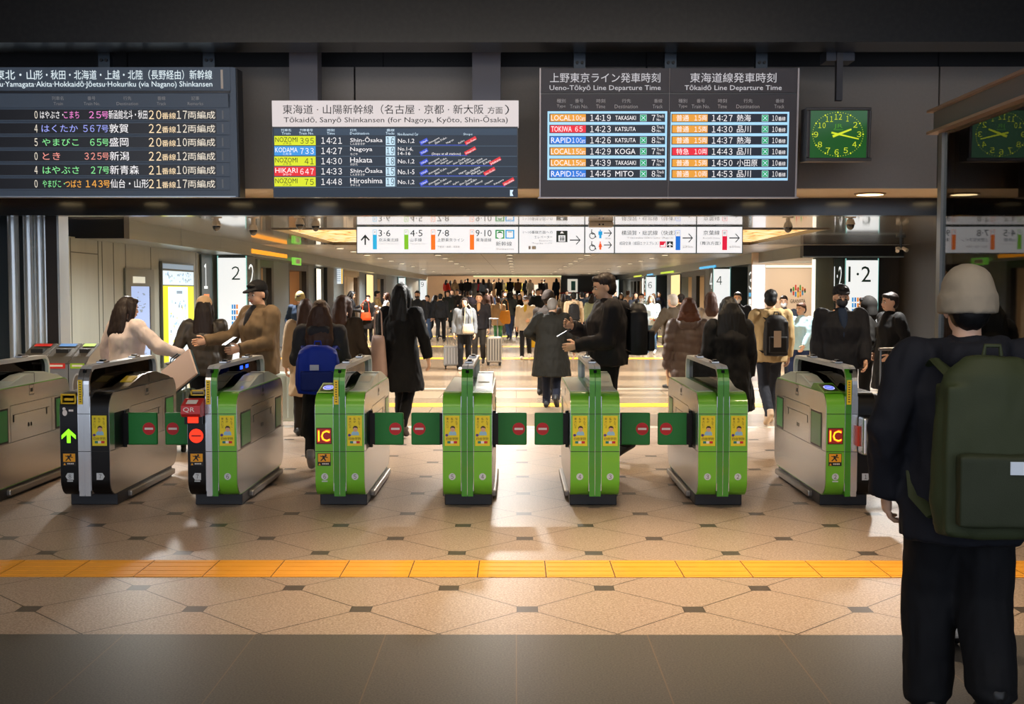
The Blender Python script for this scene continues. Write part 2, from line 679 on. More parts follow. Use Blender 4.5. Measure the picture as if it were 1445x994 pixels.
def ceiling_material(slats=False):
    m = bpy.data.materials.new('slatted metal ceiling' if slats else 'mirror metal ceiling')
    m.use_nodes = True
    k = NT(m)
    b = m.node_tree.nodes['Principled BSDF']
    tc = k.node('ShaderNodeTexCoord')
    s = k.node('ShaderNodeSeparateXYZ')
    m.node_tree.links.new(tc.outputs['Object'], s.inputs[0])
    f = k.math('FRACT', k.math('DIVIDE', s.outputs[1], 1.2))
    seam = k.math('LESS_THAN', f, .035)
    fx = k.math('FRACT', k.math('ADD', k.math('DIVIDE', s.outputs[0], 3.6), 10.3))
    seam = k.math('MAXIMUM', seam, k.math('LESS_THAN', fx, .004))
    wn = k.node('ShaderNodeTexWhiteNoise', noise_dimensions='1D')
    m.node_tree.links.new(k.math('FLOOR', k.math('DIVIDE', s.outputs[1], 1.2)), wn.inputs['W'])
    base = k.mix(wn.outputs['Value'], lin('#a9acae'), lin('#cac7c0'))
    col = k.mix(seam, base, lin('#262626'))
    m.node_tree.links.new(col, b.inputs['Base Color'])
    b.inputs['Metallic'].default_value = 0.3
    b.inputs['Roughness'].default_value = 0.25
    b.inputs['Coat Weight'].default_value = 1.0
    b.inputs['Coat Roughness'].default_value = 0.05
    b.inputs['Coat IOR'].default_value = 1.65
    if slats:
        b.inputs['Coat Weight'].default_value = 0.25
        b.inputs['Coat Roughness'].default_value = 0.25
        b.inputs['Roughness'].default_value = 0.42
    n1 = k.node('ShaderNodeTexNoise')
    n1.inputs['Scale'].default_value = 0.7
    n1.inputs['Detail'].default_value = 2
    m.node_tree.links.new(tc.outputs['Object'], n1.inputs['Vector'])
    bp = k.node('ShaderNodeBump')
    bp.inputs['Strength'].default_value = .12
    bp.inputs['Distance'].default_value = .02
    m.node_tree.links.new(n1.outputs['Fac'], bp.inputs['Height'])
    m.node_tree.links.new(bp.outputs[0], b.inputs['Normal'])
    return m


GX0, GX1, GY0, GY1 = -4.45, 5.7, 21.3, 28.4
mb = MB()
for x0, x1, y0, y1, mi in ((-13, 13, 12.05, GY0, 0), (-13, 13, GY1, 83, 1), (-13, GX0, GY0, GY1, 0), (GX1, 13, GY0, GY1, 0)):
    mb.add([(x0, y0, ZC), (x1, y0, ZC), (x1, y1, ZC), (x0, y1, ZC)], [(3, 2, 1, 0)], mi)
structure(mb.build('ceiling', [ceiling_material(), ceiling_material(True)]))


def gold_material():
    m = bpy.data.materials.new('gold patterned light ceiling')
    m.use_nodes = True
    k = NT(m)
    b = m.node_tree.nodes['Principled BSDF']
    tc = k.node('ShaderNodeTexCoord')
    vo = k.node('ShaderNodeTexVoronoi', feature='DISTANCE_TO_EDGE')
    vo.inputs['Scale'].default_value = 2.6
    m.node_tree.links.new(tc.outputs['Object'], vo.inputs['Vector'])
    col = k.ramp(vo.outputs['Distance'], [(0.0, lin('#a8762c')), (.12, lin('#f2cf8c')), (.4, lin('#fff0cc'))])
    m.node_tree.links.new(col, b.inputs['Base Color'])
    m.node_tree.links.new(col, b.inputs['Emission Color'])
    b.inputs['Emission Strength'].default_value = .95
    return m


mb = MB()
mb.box(GX0, GX1, GY0, GY1, ZC + .06, ZC + .1, 0)
mb.box(GX0 - .04, GX0, GY0, GY1, ZC - .01, ZC + .1, 1)
mb.box(GX1, GX1 + .04, GY0, GY1, ZC - .01, ZC + .1, 1)
mb.box(GX0, GX1, GY0 - .05, GY0, ZC - .02, ZC + .1, 1)
mb.box(GX0, GX1, GY1, GY1 + .05, ZC - .01, ZC + .1, 1)
gp = mb.build('ceiling_light_panel', [gold_material(), mat('panel trim', '#5a5044', .3, .8)])
tag(gp, 'large gold patterned luminous ceiling panel behind the hanging direction sign', 'ceiling light')

# small downlights and cross beams on the concourse ceiling
for iy, Y in enumerate((30.5, 33, 36, 39.5, 43, 47, 52, 58, 65, 73)):
    for X in (-4.6, -2.4, -.2, 2.2, 4.6):
        mb = MB()
        mb.tube([(X, Y, ZC - .02), (X, Y, ZC)], [.12, .13], 1, 14)
        mb.disc(Frame((X, Y, ZC - .022), (1, 0, 0), (0, 1, 0), (0, 0, -1)), 0, 0, .10, 0, 0, 14)
        o = mb.build('downlight', [glow('concourse lamp glow', '#fff0d0', 3.0), mat('lamp ring steel', '#8c8c8c', .3, .8)])
        tag(o, 'small round recessed downlight in the concourse ceiling', 'light', 'downlights in the concourse ceiling')

# soffits along both sides
SOF = mat('brushed metal soffit', '#8d938e', .3, .75, noise_amt=.12, noise_scale=3, stretch=(1, .15, 6))
BLK = mat('black metal', '#060708', .35)
XL, XR = -7.0, 7.6
mb = MB()
y = 18.75
while y < 82:
    y2 = min(82, y + 2.9)
    mb.box(-6.9, -6.22, y + .006, y2 - .006, ZS, ZC, 0)
    y = y2
mb.box(-13, -6.22, 18.5, 18.75, ZS, ZC, 1)
structure(mb.build('ceiling_soffit_left', [SOF, BLK]))
mb = MB()
y = 29.2
while y < 82:
    y2 = min(82, y + 3.1)
    mb.box(7.12, 8.6, y + .006, y2 - .006, ZS, ZC, 0)
    y = y2
structure(mb.build('ceiling_soffit_right', [SOF]))
mb = MB()
mb.box(7.12, 10.0, 28.9, 29.18, ZS + .03, ZC, 0)
mb.box(7.12, 10.0, 28.86, 28.98, ZS - .0, ZS + .03, 1)
structure(mb.build('beam_right', [BLK, mat('pale metal edge', '#9fb0b8', .3, .6)]))

# ------------------------------------------------------------------ left side of the concourse
PAN = mat('grey green wall panel', '#8b9089', .42, .15, noise_amt=.16, noise_scale=2.2, stretch=(1, 2.2, .35))
JNT = mat('panel joint', '#3f423e', .6)
mb = MB()
mb.box(-7.3, XL, 12.05, 30.2, 0, ZS + .02, 0)
for px in (100.5, 139.3, 145, 161, 178, 213.6, 277):
    Y = -XL * FX / (728 - px)
    mb.box(XL, XL + .004, Y - .012, Y + .012, 0, ZS, 1)
Y0, Y1 = -XL * FX / (728 - 100.5), -XL * FX / (728 - 139.3)
mb.box(XL, XL + .006, Y0, Y1, 2.27, 2.285, 1)
structure(mb.build('wall_left', [PAN, JNT]))

# columns just inside the gates at the left
CHR = mat('brushed chrome column', '#c4ccd0', .25, .6)
BRN = mat('dark bronze column', '#2f2925', .35, .4)
mb = MB()
xa = P(91, 400, 12.6).x
for px, r in ((57, .05), (66, .05), (42, .06), (20, .06)):
    X = P(px, 400, 12.6).x
    mb.cyl((X, 12.6, 0), (X, 12.6, 2.79), r, 0, 20)
o = mb.build('column_chrome', CHR, smooth=40)
structure(o)
mb = MB()
mb.box(P(73, 400, 12.7).x, P(90, 400, 12.7).x, 12.55, 12.8, 0, 2.79, 0)
mb.box(P(90, 400, 12.7).x, P(93, 400, 12.7).x, 12.53, 12.8, 0, 2.79, 1)
mb.box(-12, P(71, 400, 12.8).x, 12.9, 13.0, 0, 2.79, 2)
structure(mb.build('column_bronze', [BRN, CHR, mat('dark glass wall', '#3a444a', .12, .3)]))

# ------------------------------------------------------------------ departure boards
WHT = '#f4f6ff'


def c1(x, y): return 40 + x / 3.822, 40 + y / 3.822
def c2(x, y): return 370 + x / 3.803, 40 + y / 3.803
def c3(x, y): return 740 + x / 3.6125, 40 + y / 3.6125
def c4(x, y): return 1100 + x / 3.8226, 40 + y / 3.8226


class Sheet:
    """draws on a plane with measurements read off the photograph's crop"""

    def __init__(s, fr, conv, mats):
        s.fr, s.conv, s.mats, s.mb = fr, conv, mats, MB()
        s.names = [m.name for m in mats]

    def mi(s, m):
        if m.name not in s.names:
            s.names.append(m.name)
            s.mats.append(m)
        return s.names.index(m.name)

    def r(s, x0, y0, x1, y1):
        a = s.fr.px(*s.conv(x0, y1))
        b = s.fr.px(*s.conv(x1, y0))
        return a[0], a[1], b[0], b[1]

    def text(s, t, x0, y0, x1, y1, m, n=.004, res=2, **kw):
        if ':' in t and len(t) == 5:                       # a time: hours, two dots, minutes
            w_, h_ = x1 - x0, y1 - y0
            s.text(t[:2], x0, y0, x0 + w_ * .44, y1, m, n, res)
            s.text(t[3:], x0 + w_ * .56, y0, x1, y1, m, n, res)
            for f_ in (.30, .72):
                s.rect(x0 + w_ * .482, y0 + h_ * (f_ - .07), x0 + w_ * .522, y0 + h_ * (f_ + .07), m, n)
            return
        u0, v0, u1, v1 = s.r(x0, y0, x1, y1)
        s.mb.text(s.fr, t, u0, v0, u1, v1, n, s.mi(m), res, **kw)

    def rect(s, x0, y0, x1, y1, m, n=.002):
        u0, v0, u1, v1 = s.r(x0, y0, x1, y1)
        s.mb.frect(s.fr, u0, u1, v0, v1, n, s.mi(m))

    def slab(s, x0, y0, x1, y1, n0, n1, m):
        u0, v0, u1, v1 = s.r(x0, y0, x1, y1)
        s.mb.fbox(s.fr, u0, u1, v0, v1, n0, n1, s.mi(m))

    def poly(s, pts, m, n=.003):
        s.mb.fpoly(s.fr, [s.fr.px(*s.conv(x, y)) for x, y in pts][::-1], n, s.mi(m))

    def tri(s, pts, m, n=.003):
        q = [s.fr.px(*s.conv(x, y)) for x, y in pts]
        a = sum(q[i][0] * q[(i + 1) % len(q)][1] - q[(i + 1) % len(q)][0] * q[i][1] for i in range(len(q)))
        s.mb.fpoly(s.fr, q if a > 0 else q[::-1], n, s.mi(m))

    def disc(s, x, y, r, m, n=.003, seg=24):
        u, v = s.fr.px(*s.conv(x, y))
        u2, _ = s.fr.px(*s.conv(x + r, y))
        s.mb.disc(s.fr, u, v, u2 - u, n, s.mi(m), seg)

    def build(s, name, parent, **kw):
        return s.mb.build(name, s.mats, parent, **kw)


BLUEGREY = mat('blue grey board casing', '#5d6e82', .42)
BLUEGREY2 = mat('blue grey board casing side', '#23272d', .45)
LEDBG = mat('unlit display black', '#1d1c24', .3)
STEEL = mat('dark steel', '#3c4650', .4, .5)
NBOLT = mat('bolt', '#0c0d0f', .5)


def led(name, c, s=1.0): return glow('lit characters ' + name, c, s)


L_WHITE = led('white', '#f6f3f4', 1.0)
L_CYAN = led('pale blue', '#d6eeff', .95)
L_PALE = led('pale orange', '#ffe3b8', .95)
L_CREAM = led('cream', '#f5ead8', .9)
L_PINK = led('pink', '#f58ad6', .95)
L_VIO = led('violet blue', '#9fa8f8', .95)
L_GRN = led('green', '#8df09a', .9)
L_SAL = led('salmon', '#f59a8e', .95)
L_ORG = led('orange', '#ffb347', .95)
DIMTXT = mat('grey printed lettering', '#d2d6da', .6)
TXTPALE = mat('pale printed lettering', '#e6e6ea', .6)

# ---- left board
OL = P(190, 186, 10.15)
frL = tilted(OL, 3.0)
B = thing('departure_board', 'blue grey LED departure board cut by the left edge, coloured kana train names', 'board', OL)
frL0 = tilted((0, 0, 0), 3.0)


class LFrame(Frame):
    """a frame expressed in a thing's own coordinates that still reads pixels of the place"""

    def __init__(s, world, origin):
        s.O, s.U, s.V, s.N = Vector((0, 0, 0)), world.U, world.V, world.N
        s.w = world

    def px(s, x, y):
        return s.w.px(x, y)


fl = LFrame(frL, OL)
sh = Sheet(fl, c1, [BLUEGREY, BLUEGREY2])
sh.slab(-420, 208, 1105, 905, -.22, -.012, BLUEGREY)
sh.slab(1090, 212, 1116, 912, -.22, 0, BLUEGREY)
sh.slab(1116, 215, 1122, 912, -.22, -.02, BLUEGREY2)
sh.slab(-420, 905, 1118, 911, -.22, .004, mat('pale bottom edge', '#aab4bc', .3, .6))
sh.build('casing', B)
sh = Sheet(fl, c1, [BLUEGREY])
sh.slab(-420, 210, 1088, 338, -.012, .006, BLUEGREY)
sh.rect(-420, 338, 1090, 350, LEDBG, -.0)
Lh = led('header', '#e4f2f6', .95)
sh.text('東北・山', -176, 225, 36, 278, Lh, .01)
sh.text('形・秋田・北海道・上越・北陸（長野経由）新幹線', 42, 225, 992, 278, Lh, .01)
sh.text('Tōhoku·Yamagata·Akita·Hokkaidō·Jōetsu·Hokuriku (via Nagano) Shinkansen', -262, 285, 993, 325, Lh, .01)
sh.slab(1040, 224, 1050, 326, .006, .009, mat('pale bar', '#e8dfd2', .5))
sh.build('header_panel', B)
sh = Sheet(fl, c1, [BLUEGREY])
sh.slab(-420, 352, 1088, 428, -.012, .0, BLUEGREY)
for t, e, a, b_, c_, d_ in (('列車名', 'Train', 128, 190, 137, 187), ('番号', 'Train No.', 320, 362, 300, 387),
                            ('行先', 'Destination', 513, 556, 477, 592), ('番線', 'Track', 697, 740, 694, 743),
                            ('記事', 'Remarks', 880, 922, 860, 943)):
    sh.text(t, a, 367, b_, 388, DIMTXT, .004)
    sh.text(e, c_, 398, d_, 415, DIMTXT, .004)
sh.build('column_heading', B)
rows = [(467, [('はやぶさ・', 66, 190, L_WHITE), ('こまち', 194, 275, L_PINK)], ('25', 330, 393, L_PINK), '新函館北斗・秋田', 436, 642, '20', '17', '0'),
        (541, [('はくたか', 74, 268, L_VIO)], ('567', 298, 393, L_VIO), '敦賀', 439, 540, '22', '12', '4'),
        (615, [('やまびこ', 77, 272, L_GRN)], ('65', 335, 395, L_GRN), '盛岡', 440, 540, '20', '10', '5'),
        (690, [('とき', 80, 173, L_SAL)], ('325', 305, 396, L_SAL), '新潟', 442, 544, '22', '12', '0'),
        (765, [('はやぶさ', 80, 275, L_GRN)], ('27', 340, 398, L_GRN), '新青森', 443, 597, '21', '10', '4'),
        (839, [('やまびこ・', 80, 198, L_GRN), ('つばさ', 201, 287, L_ORG)], ('143', 312, 402, L_ORG), '仙台・山形', 446, 650, '21', '17', '0')]
for i, (yc, names, num, dest, x0, x1, trk, cars, dig) in enumerate(rows):
    sh = Sheet(fl, c1, [BLUEGREY, LEDBG])
    sh.slab(-420, yc - 34, 1088, yc + 34, -.014, .003, BLUEGREY)
    sh.rect(-420, yc - 29, 1014, yc + 27, LEDBG, .005)
    sh.text(dig, 36, yc - 21, 51, yc + 21, L_CREAM, .008)
    for t, a, b_, m_ in names:
        sh.text(t, a, yc - 20, b_, yc + 20, m_, .008)
    sh.text(num[0], num[1], yc - 19, num[2], yc + 19, num[3], .008)
    sh.text('号', num[2] + 4, yc - 18, num[2] + 40, yc + 20, num[3], .008)
    sh.text(dest, x0, yc - 25, x1, yc + 23, L_WHITE, .008)
    sh.text(trk, 652, yc - 24, 718, yc + 24, L_PALE, .008)
    sh.text('番線', 722, yc - 12, 797, yc + 23, L_PALE, .008)
    sh.text(cars, 803, yc - 22, 856, yc + 22, L_CREAM, .008)
    sh.text('両編成', 862, yc - 20, 1008, yc + 22, L_CREAM, .008)
    sh.slab(1045, yc - 24, 1053, yc + 22, .003, .006, mat('grey bar', '#8d949c', .5))
    sh.build('display_row', B)
for px in (154, 300):
    mb = MB()
    X = P(px, 85, 10.3).x - OL.x
    z0 = P(px, 95, 10.25).z - OL.z
    mb.box(X - .05, X + .05, .02, .10, z0 - .05, 4.32 - OL.z, 0)
    for d in (-.02, .022):
        mb.cyl((X + d, .0, z0 + .045), (X + d, .03, z0 + .045), .013, 1, 10)
    mb.build('hanger', [STEEL, NBOLT], B)

# ---- centre board
OC = P(558, 210, 10.1)
frC = tilted(OC, 2.0)
fc = LFrame(frC, OC)
B = thing('departure_board', 'departure screen with white header for trains to Nagoya, Kyōto and Shin-Ōsaka', 'board', OC)
LCD = mat('dark screen', '#0d1926', .2)
LCD2 = glow('dark screen lit', '#122436', .9)
HEAD = glow('white header panel', '#e6dcdb', .82)
INK = mat('dark ink', '#23262c', .6)
sh = Sheet(fc, c2, [LCD])
sh.slab(60, 528, 1372, 908, -.16, .0, LCD)
sh.build('casing', B)
sh = Sheet(fc, c2, [HEAD])
sh.slab(55, 388, 1376, 527, -.14, .01, HEAD)
sh.text('東海道 · 山陽新幹線（名古屋 · 京都 · 新大阪', 112, 410, 1188, 462, INK, .014)
sh.text('方面', 1210, 422, 1290, 460, INK, .014)
sh.text('）', 1302, 412, 1325, 464, INK, .014)
sh.text('Tōkaidō, Sanyō Shinkansen (for Nagoya, Kyōto, Shin-Ōsaka)', 118, 470, 1318, 514, INK, .014)
sh.build('header_panel', B)
sh = Sheet(fc, c2, [LCD2])
sh.rect(64, 534, 1368, 904, LCD2, .002)
HD = glow('screen heading band', '#2c4258', .8)
sh.rect(64, 538, 1368, 574, HD, .003)
for t, e, a, b_, c_, d_ in (('列車名', 'Train', 102, 155, 105, 152), ('列車番号', 'Train No.', 203, 272, 198, 278), ('時刻', 'Time', 350, 388, 348, 390),
                            ('行先', 'Destination', 472, 508, 472, 574), ('番線', 'Tracks', 668, 710, 663, 710)):
    sh.text(t, a, 540, b_, 554, L_CYAN, .005, 1)
    sh.text(e, c_, 557, d_, 571, L_CYAN, .005, 1)
sh.text('Non-Reserved Car', 728, 561, 838, 576, L_CYAN, .005, 1)
sh.text('Stops', 1080, 562, 1128, 578, L_CYAN, .005, 1)
C_Y, C_B, C_R = glow('screen yellow', '#e4ee10', .85), glow('screen blue', '#3a9bea', .85), glow('screen red', '#ee1f2c', .85)
C_TR = glow('screen track box', '#c9e9fb', .9)
S_BLUE, S_RED = glow('stop tag blue', '#3a55dd', .8), glow('stop tag red', '#e62a34', .85)
D_INK = mat('screen dark lettering', '#20261a', .5)
S_LINE = glow('screen rule', '#5f7a92', .7)
data = [(603, 'NOZOMI', 'のぞみ', '395', C_Y, '14:21', 'Shin-Ōsaka', 'しんおおさか', '16', ['No.1,2'],
         [('Shinagawa', 905), ('Shin-Yoko.', 938), ('Nagoya', 1000), ('Kyōto', 1065)], ('Shin-Ōsaka', 1102)),
        (658, 'KODAMA', 'こだま', '733', C_B, '14:27', 'Nagoya', 'なごや', '19', ['No.1-6,', '14-16'], [], ('Nagoya', 1100)),
        (713, 'NOZOMI', 'のぞみ', '41', C_Y, '14:30', 'Hakata', 'はかた', '18', ['No.1,2'],
         [('Shinagawa', 905), ('Shin-Yoko.', 938), ('Nagoya', 970), ('Kyōto', 1002), ('Shin-Ōsaka', 1035), ('Shin-Kōbe', 1070), ('Okayama', 1102), ('Hiroshima', 1134), ('Tokuyama', 1166), ('Kokura', 1198)], ('Hakata', 1234)),
        (768, 'HIKARI', 'ひかり', '647', C_R, '14:33', 'Shin-Ōsaka', 'しんおおさか', '15', ['No.1-5'],
         [('Shinagawa', 905), ('Shin-Yoko.', 938), ('Toyohashi', 1005), ('Nagoya', 1068), ('Gifu-Hashima', 1102), ('Maibara', 1134), ('Kyōto', 1168)], ('Shin-Ōsaka', 1203)),
        (824, 'NOZOMI', 'のぞみ', '75', C_Y, '14:48', 'Hiroshima', 'ひろしま', '19', ['No.1,2'],
         [('Shinagawa', 905), ('Shin-Yoko.', 938), ('Nagoya', 988), ('Kyōto', 1036), ('Shin-Ōsaka', 1070), ('Shin-Kōbe', 1104), ('Himeji', 1155), ('Okayama', 1205), ('Fukuyama', 1256)], ('Hiroshima', 1305))]
pm = fc.px(*c2(100, 600))[0] - fc.px(*c2(0, 600))[0]
pm /= 100.0
for i, (yc, nm, kana, num, cc, tm, dest, dk, trk, cars, stops, fin) in enumerate(data):
    dark = cc is C_Y
    tx = D_INK if dark else L_WHITE
    sh.rect(64, yc + 28, 712, yc + 30, S_LINE, .004)
    sh.rect(722, yc + 28, 1368, yc + 30, S_LINE, .004)
    sh.rect(66, yc - 25, 287, yc + 25, cc, .004)
    sh.text(nm, 71, yc - 18, 190, yc + 8, tx, .006)
    sh.text(kana, 112, yc + 11, 158, yc + 23, tx, .006, 1)
    sh.text(num, 277 - 24 * len(num), yc - 15, 277, yc + 17, tx, .006)
    sh.text(tm, 318, yc - 17, 428, yc + 17, L_WHITE, .006)
    sh.text(dest, 473, yc - 20, 473 + (173 if len(dest) > 8 else 118), yc + 8, L_WHITE, .006)
    sh.text(dk, 474, yc + 11, 474 + 13 * len(dk), yc + 24, L_WHITE, .006, 1)
    sh.rect(664, yc - 23, 712, yc + 25, C_TR, .004)
    sh.text(trk, 668, yc - 18, 708, yc + 19, INK, .006)
    if len(cars) == 1:
        sh.text(cars[0], 729, yc - 10, 817, yc + 16, L_WHITE, .006)
    else:
        sh.text(cars[0], 729, yc - 20, 810, yc + 2, L_WHITE, .006)
        sh.text(cars[1], 729, yc + 5, 796, yc + 23, L_WHITE, .006)
    a = R(28)
    u0, v0 = fc.px(*c2(848, yc + 24))
    sh.rect(850, yc + 23, fin[1], yc + 26, S_BLUE, .0045)

    def tagbox(x, m_, ln):
        u, v = fc.px(*c2(x, yc + 24))
        c_, q = math.cos(a), math.sin(a)
        h_ = 19 * pm
        sh.mb.fpoly(sh.fr, [(u, v), (u + ln * c_, v + ln * q), (u + ln * c_ - h_ * q, v + ln * q + h_ * c_), (u - h_ * q, v + h_ * c_)], .0055, sh.mi(m_))

    def slant(t, x, ln):
        u, v = fc.px(*c2(x, yc + 21))
        sh.mb.text(sh.fr, t, u, v, u + ln, v + 12 * pm, .0075, sh.mi(L_WHITE), 1, rot=a)

    tagbox(852, S_BLUE, 46 * pm)
    slant('Tōkyō', 856, 36 * pm)
    for t, x in stops:
        slant(t, x - 8, (7.2 * len(t)) * pm)
    tagbox(fin[1] - 8, S_RED, 66 * pm)
    slant(fin[0], fin[1] - 3, 56 * pm)
    if not stops:
        sh.text('(Stops at all stations)', 910, 667, 1066, 684, L_WHITE, .006, 1)
sh.rect(716, 576, 718, 852, S_LINE, .004)
sh.tri([(1330, 868), (1348, 868), (1341, 884), (1348, 900), (1330, 900)], L_CYAN, .005)
sh.build('screen', B)
for px0, px1 in ((411, 450.5), (667, 706.5)):
    mb = MB()
    a, b_ = P(px0, 110, 10.35).x - OC.x, P(px1, 110, 10.35).x - OC.x
    mb.box(a, b_, .16, .38, P(430, 250, 10.3).z - OC.z, 4.32 - OC.z)
    mb.build('hanger', mat('grey hanger post', '#5d5d66', .5), B)

# ---- right board
OR_ = P(943, 188, 10.1)
frR = tilted(OR_, 3.0)
fr_ = LFrame(frR, OR_)
B = thing('departure_board', 'dark two-column departure board for the Ueno-Tōkyō and Tōkaidō lines', 'board', OR_)
GREYB = mat('dark grey board casing', '#47434a', .45)
EDGE = mat('board edge metal', '#a79f9e', .35, .6)
sh = Sheet(fr_, c3, [GREYB, EDGE])
sh.slab(78, 203, 1393, 862, -.2, 0, GREYB)
for x in (80, 736, 1389):
    sh.slab(x - 4, 203, x + 4, 862, -.02, .012, EDGE)
sh.slab(70, 860, 1395, 867, -.2, .01, EDGE)
sh.build('casing', B)
sh = Sheet(fr_, c3, [GREYB])
for x0, x1 in ((86, 731), (742, 1384)):
    sh.slab(x0, 205, x1, 328, 0, .012, GREYB)
sh.rect(84, 328, 1386, 338, LEDBG, .003)
WH = glow('white backlit lettering', '#d5d3d8', .75)
sh.text('上野東京ライン発車時刻', 130, 228, 692, 278, WH, .016)
sh.text('Ueno-Tōkyō Line Departure Time', 128, 290, 694, 324, WH, .016)
sh.text('東海道線発車時刻', 843, 228, 1283, 278, WH, .016)
sh.text('Tōkaidō Line Departure Time', 815, 290, 1310, 324, WH, .016)
sh.build('header_panel', B)
sh = Sheet(fr_, c3, [GREYB])
for dx in (0, 620):
    k = 1.002
    for t, e, a, b_, c_, d_ in (('種別', 'Type', 165, 210, 165, 210), ('番号', 'Train No.', 258, 300, 232, 325), ('時刻', 'Time', 367, 412, 365, 412),
                                ('行先', 'Destination', 497, 543, 460, 578), ('番線', 'Track', 660, 703, 653, 705)):
        sh.text(t, a + dx, 360, b_ + dx, 380, TXTPALE, .003)
        sh.text(e, c_ + dx, 389, d_ + dx, 408, TXTPALE, .003)
sh.build('column_heading', B)
FRAMEB = glow('pale blue lit frame', '#a9dcfb', .95)
CELL = glow('dark display cell', '#0f1a2a', .9)
T_O, T_R, T_B = glow('type orange', '#eda02e', .9), glow('type red', '#ee1633', .9), glow('type blue', '#1878e0', .9)
G_BOX = glow('green car box', '#1fae6e', .85)
left = [(457, 'LOCAL', '10', 'Cars', T_O, '14:19', 'TAKASAKI', 1, '7'), (514, 'TOKIWA', '65', '', T_R, '14:23', 'KATSUTA', 0, '8'),
        (571, 'RAPID', '10', 'Cars', T_B, '14:26', 'KATSUTA', 1, '8'), (628, 'LOCAL', '15', 'Cars', T_O, '14:29', 'KOGA', 1, '7'),
        (686, 'LOCAL', '15', 'Cars', T_O, '14:39', 'TAKASAKI', 1, '7'), (742, 'RAPID', '15', 'Cars', T_B, '14:45', 'MITO', 1, '8')]
right = [(458, '普通', '15', T_O, '14:27', '熱海'), (515, '普通', '15', T_O, '14:30', '品川'), (572, '普通', '15', T_O, '14:37', '熱海'),
         (629, '特急', '10', T_R, '14:43', '品川'), (687, '普通', '15', T_O, '14:50', '小田原'), (743, '普通', '10', T_O, '14:53', '品川')]


def gbox(sh, x, y):
    sh.rect(x - 17, y - 17, x + 17, y + 17, L_CYAN, .007)
    sh.rect(x - 15.5, y - 15.5, x + 15.5, y + 15.5, G_BOX, .0075)
    for s_ in (1, -1):
        sh.tri([(x - 11, y - 9 * s_), (x - 9, y - 11 * s_), (x + 11, y + 9 * s_), (x + 9, y + 11 * s_)], L_CYAN, .008)


sh = Sheet(fr_, c3, [FRAMEB])
sh.slab(117, 423, 728, 774, 0, .003, FRAMEB)
for yc, ty, n, cars, cc, tm, dest, g, trk in left:
    sh.rect(127, yc - 22, 717, yc + 21, CELL, .0045)
    sh.rect(132, yc - 19, 313, yc + 18, cc, .006)
    w_ = 105 if len(ty) > 5 else 102
    sh.text(ty, 136, yc - 14, 136 + w_, yc + 14, L_WHITE, .008)
    if cars:
        sh.text(n, 243, yc - 13, 277, yc + 13, L_WHITE, .008)
        sh.text(cars, 279, yc - 11, 310, yc + 14, L_WHITE, .008, 1)
    else:
        sh.text(n, 258, yc - 13, 296, yc + 13, L_WHITE, .008)
    sh.text(tm, 335, yc - 16, 440, yc + 16, L_WHITE, .008)
    big = dest in ('KOGA', 'MITO')
    sh.text(dest, 463, yc - (14 if big else 11), 463 + {'TAKASAKI': 105, 'KATSUTA': 104, 'KOGA': 103, 'MITO': 93}[dest], yc + (14 if big else 11), L_WHITE, .008)
    if g:
        gbox(sh, 606, yc)
    sh.text(trk, 648, yc - 15, 667, yc + 15, L_WHITE, .008)
    sh.text('Track', 674, yc - 17, 711, yc - 2, L_WHITE, .008, 1)
    sh.text('No.', 674, yc + 3, 698, yc + 16, L_WHITE, .008, 1)
sh.build('display_panel', B)
sh = Sheet(fr_, c3, [FRAMEB])
sh.slab(741, 426, 1350, 776, 0, .003, FRAMEB)
for yc, ty, n, cc, tm, dest in right:
    sh.rect(749, yc - 22, 1340, yc + 21, CELL, .0045)
    sh.rect(753, yc - 19, 934, yc + 18, cc, .006)
    sh.text(ty, 774, yc - 16, 838, yc + 15, L_WHITE, .008)
    sh.text(n, 866, yc - 13, 901, yc + 13, L_WHITE, .008)
    sh.text('両', 904, yc - 13, 930, yc + 13, L_WHITE, .008, 1)
    sh.text(tm, 955, yc - 16, 1060, yc + 16, L_WHITE, .008)
    sh.text(dest, 1082, yc - 18, 1082 + (105 if len(dest) > 2 else 72), yc + 17, L_WHITE, .008)
    gbox(sh, 1226, yc)
    sh.text('10', 1262, yc - 14, 1290, yc + 14, L_WHITE, .008)
    sh.text('番線', 1293, yc - 7, 1330, yc + 14, L_WHITE, .008, 1)
sh.build('display_panel', B)
for px in (816.5, 943, 1069.5):
    mb = MB()
    X = P(px, 85, 10.3).x - OR_.x
    z0 = P(px, 97, 10.2).z - OR_.z
    mb.box(X - .05, X + .05, .04, .12, z0 - .05, 4.32 - OR_.z, 0)
    for d in (-.02, .022):
        mb.cyl((X + d, .02, z0 + .04), (X + d, .05, z0 + .04), .013, 1, 10)
    mb.build('hanger', [STEEL, NBOLT], B)

# ---- clock
OK_ = P(1182, 190, 9.95)
frK = tilted(OK_, 3.0)
fk = LFrame(frK, OK_)
B = thing('wall_clock', 'square backlit green station clock on a ceiling post, showing about 2:18', 'clock', OK_)
CAS = mat('clock casing', '#4a494c', .45)
sh = Sheet(fk, c4, [CAS])
sh.slab(140, 427, 494, 718, -.2, -.0, CAS)
sh.slab(140, 427, 494, 444, 0, .02, CAS)
sh.slab(140, 699, 494, 718, 0, .02, CAS)
sh.slab(140, 444, 162, 699, 0, .02, CAS)
sh.slab(474, 444, 494, 699, 0, .02, CAS)
sh.build('casing', B, bevel=.006)


def clock_face():
    m = bpy.data.materials.new('backlit green clock face')
    m.use_nodes = True
    b = m.node_tree.nodes['Principled BSDF']
    b.inputs['Base Color'].default_value = lin('#0f3a12')
    b.inputs['Emission Color'].default_value = lin('#15551a')
    b.inputs['Emission Strength'].default_value = .75
    b.inputs['Roughness'].default_value = .15
    return m


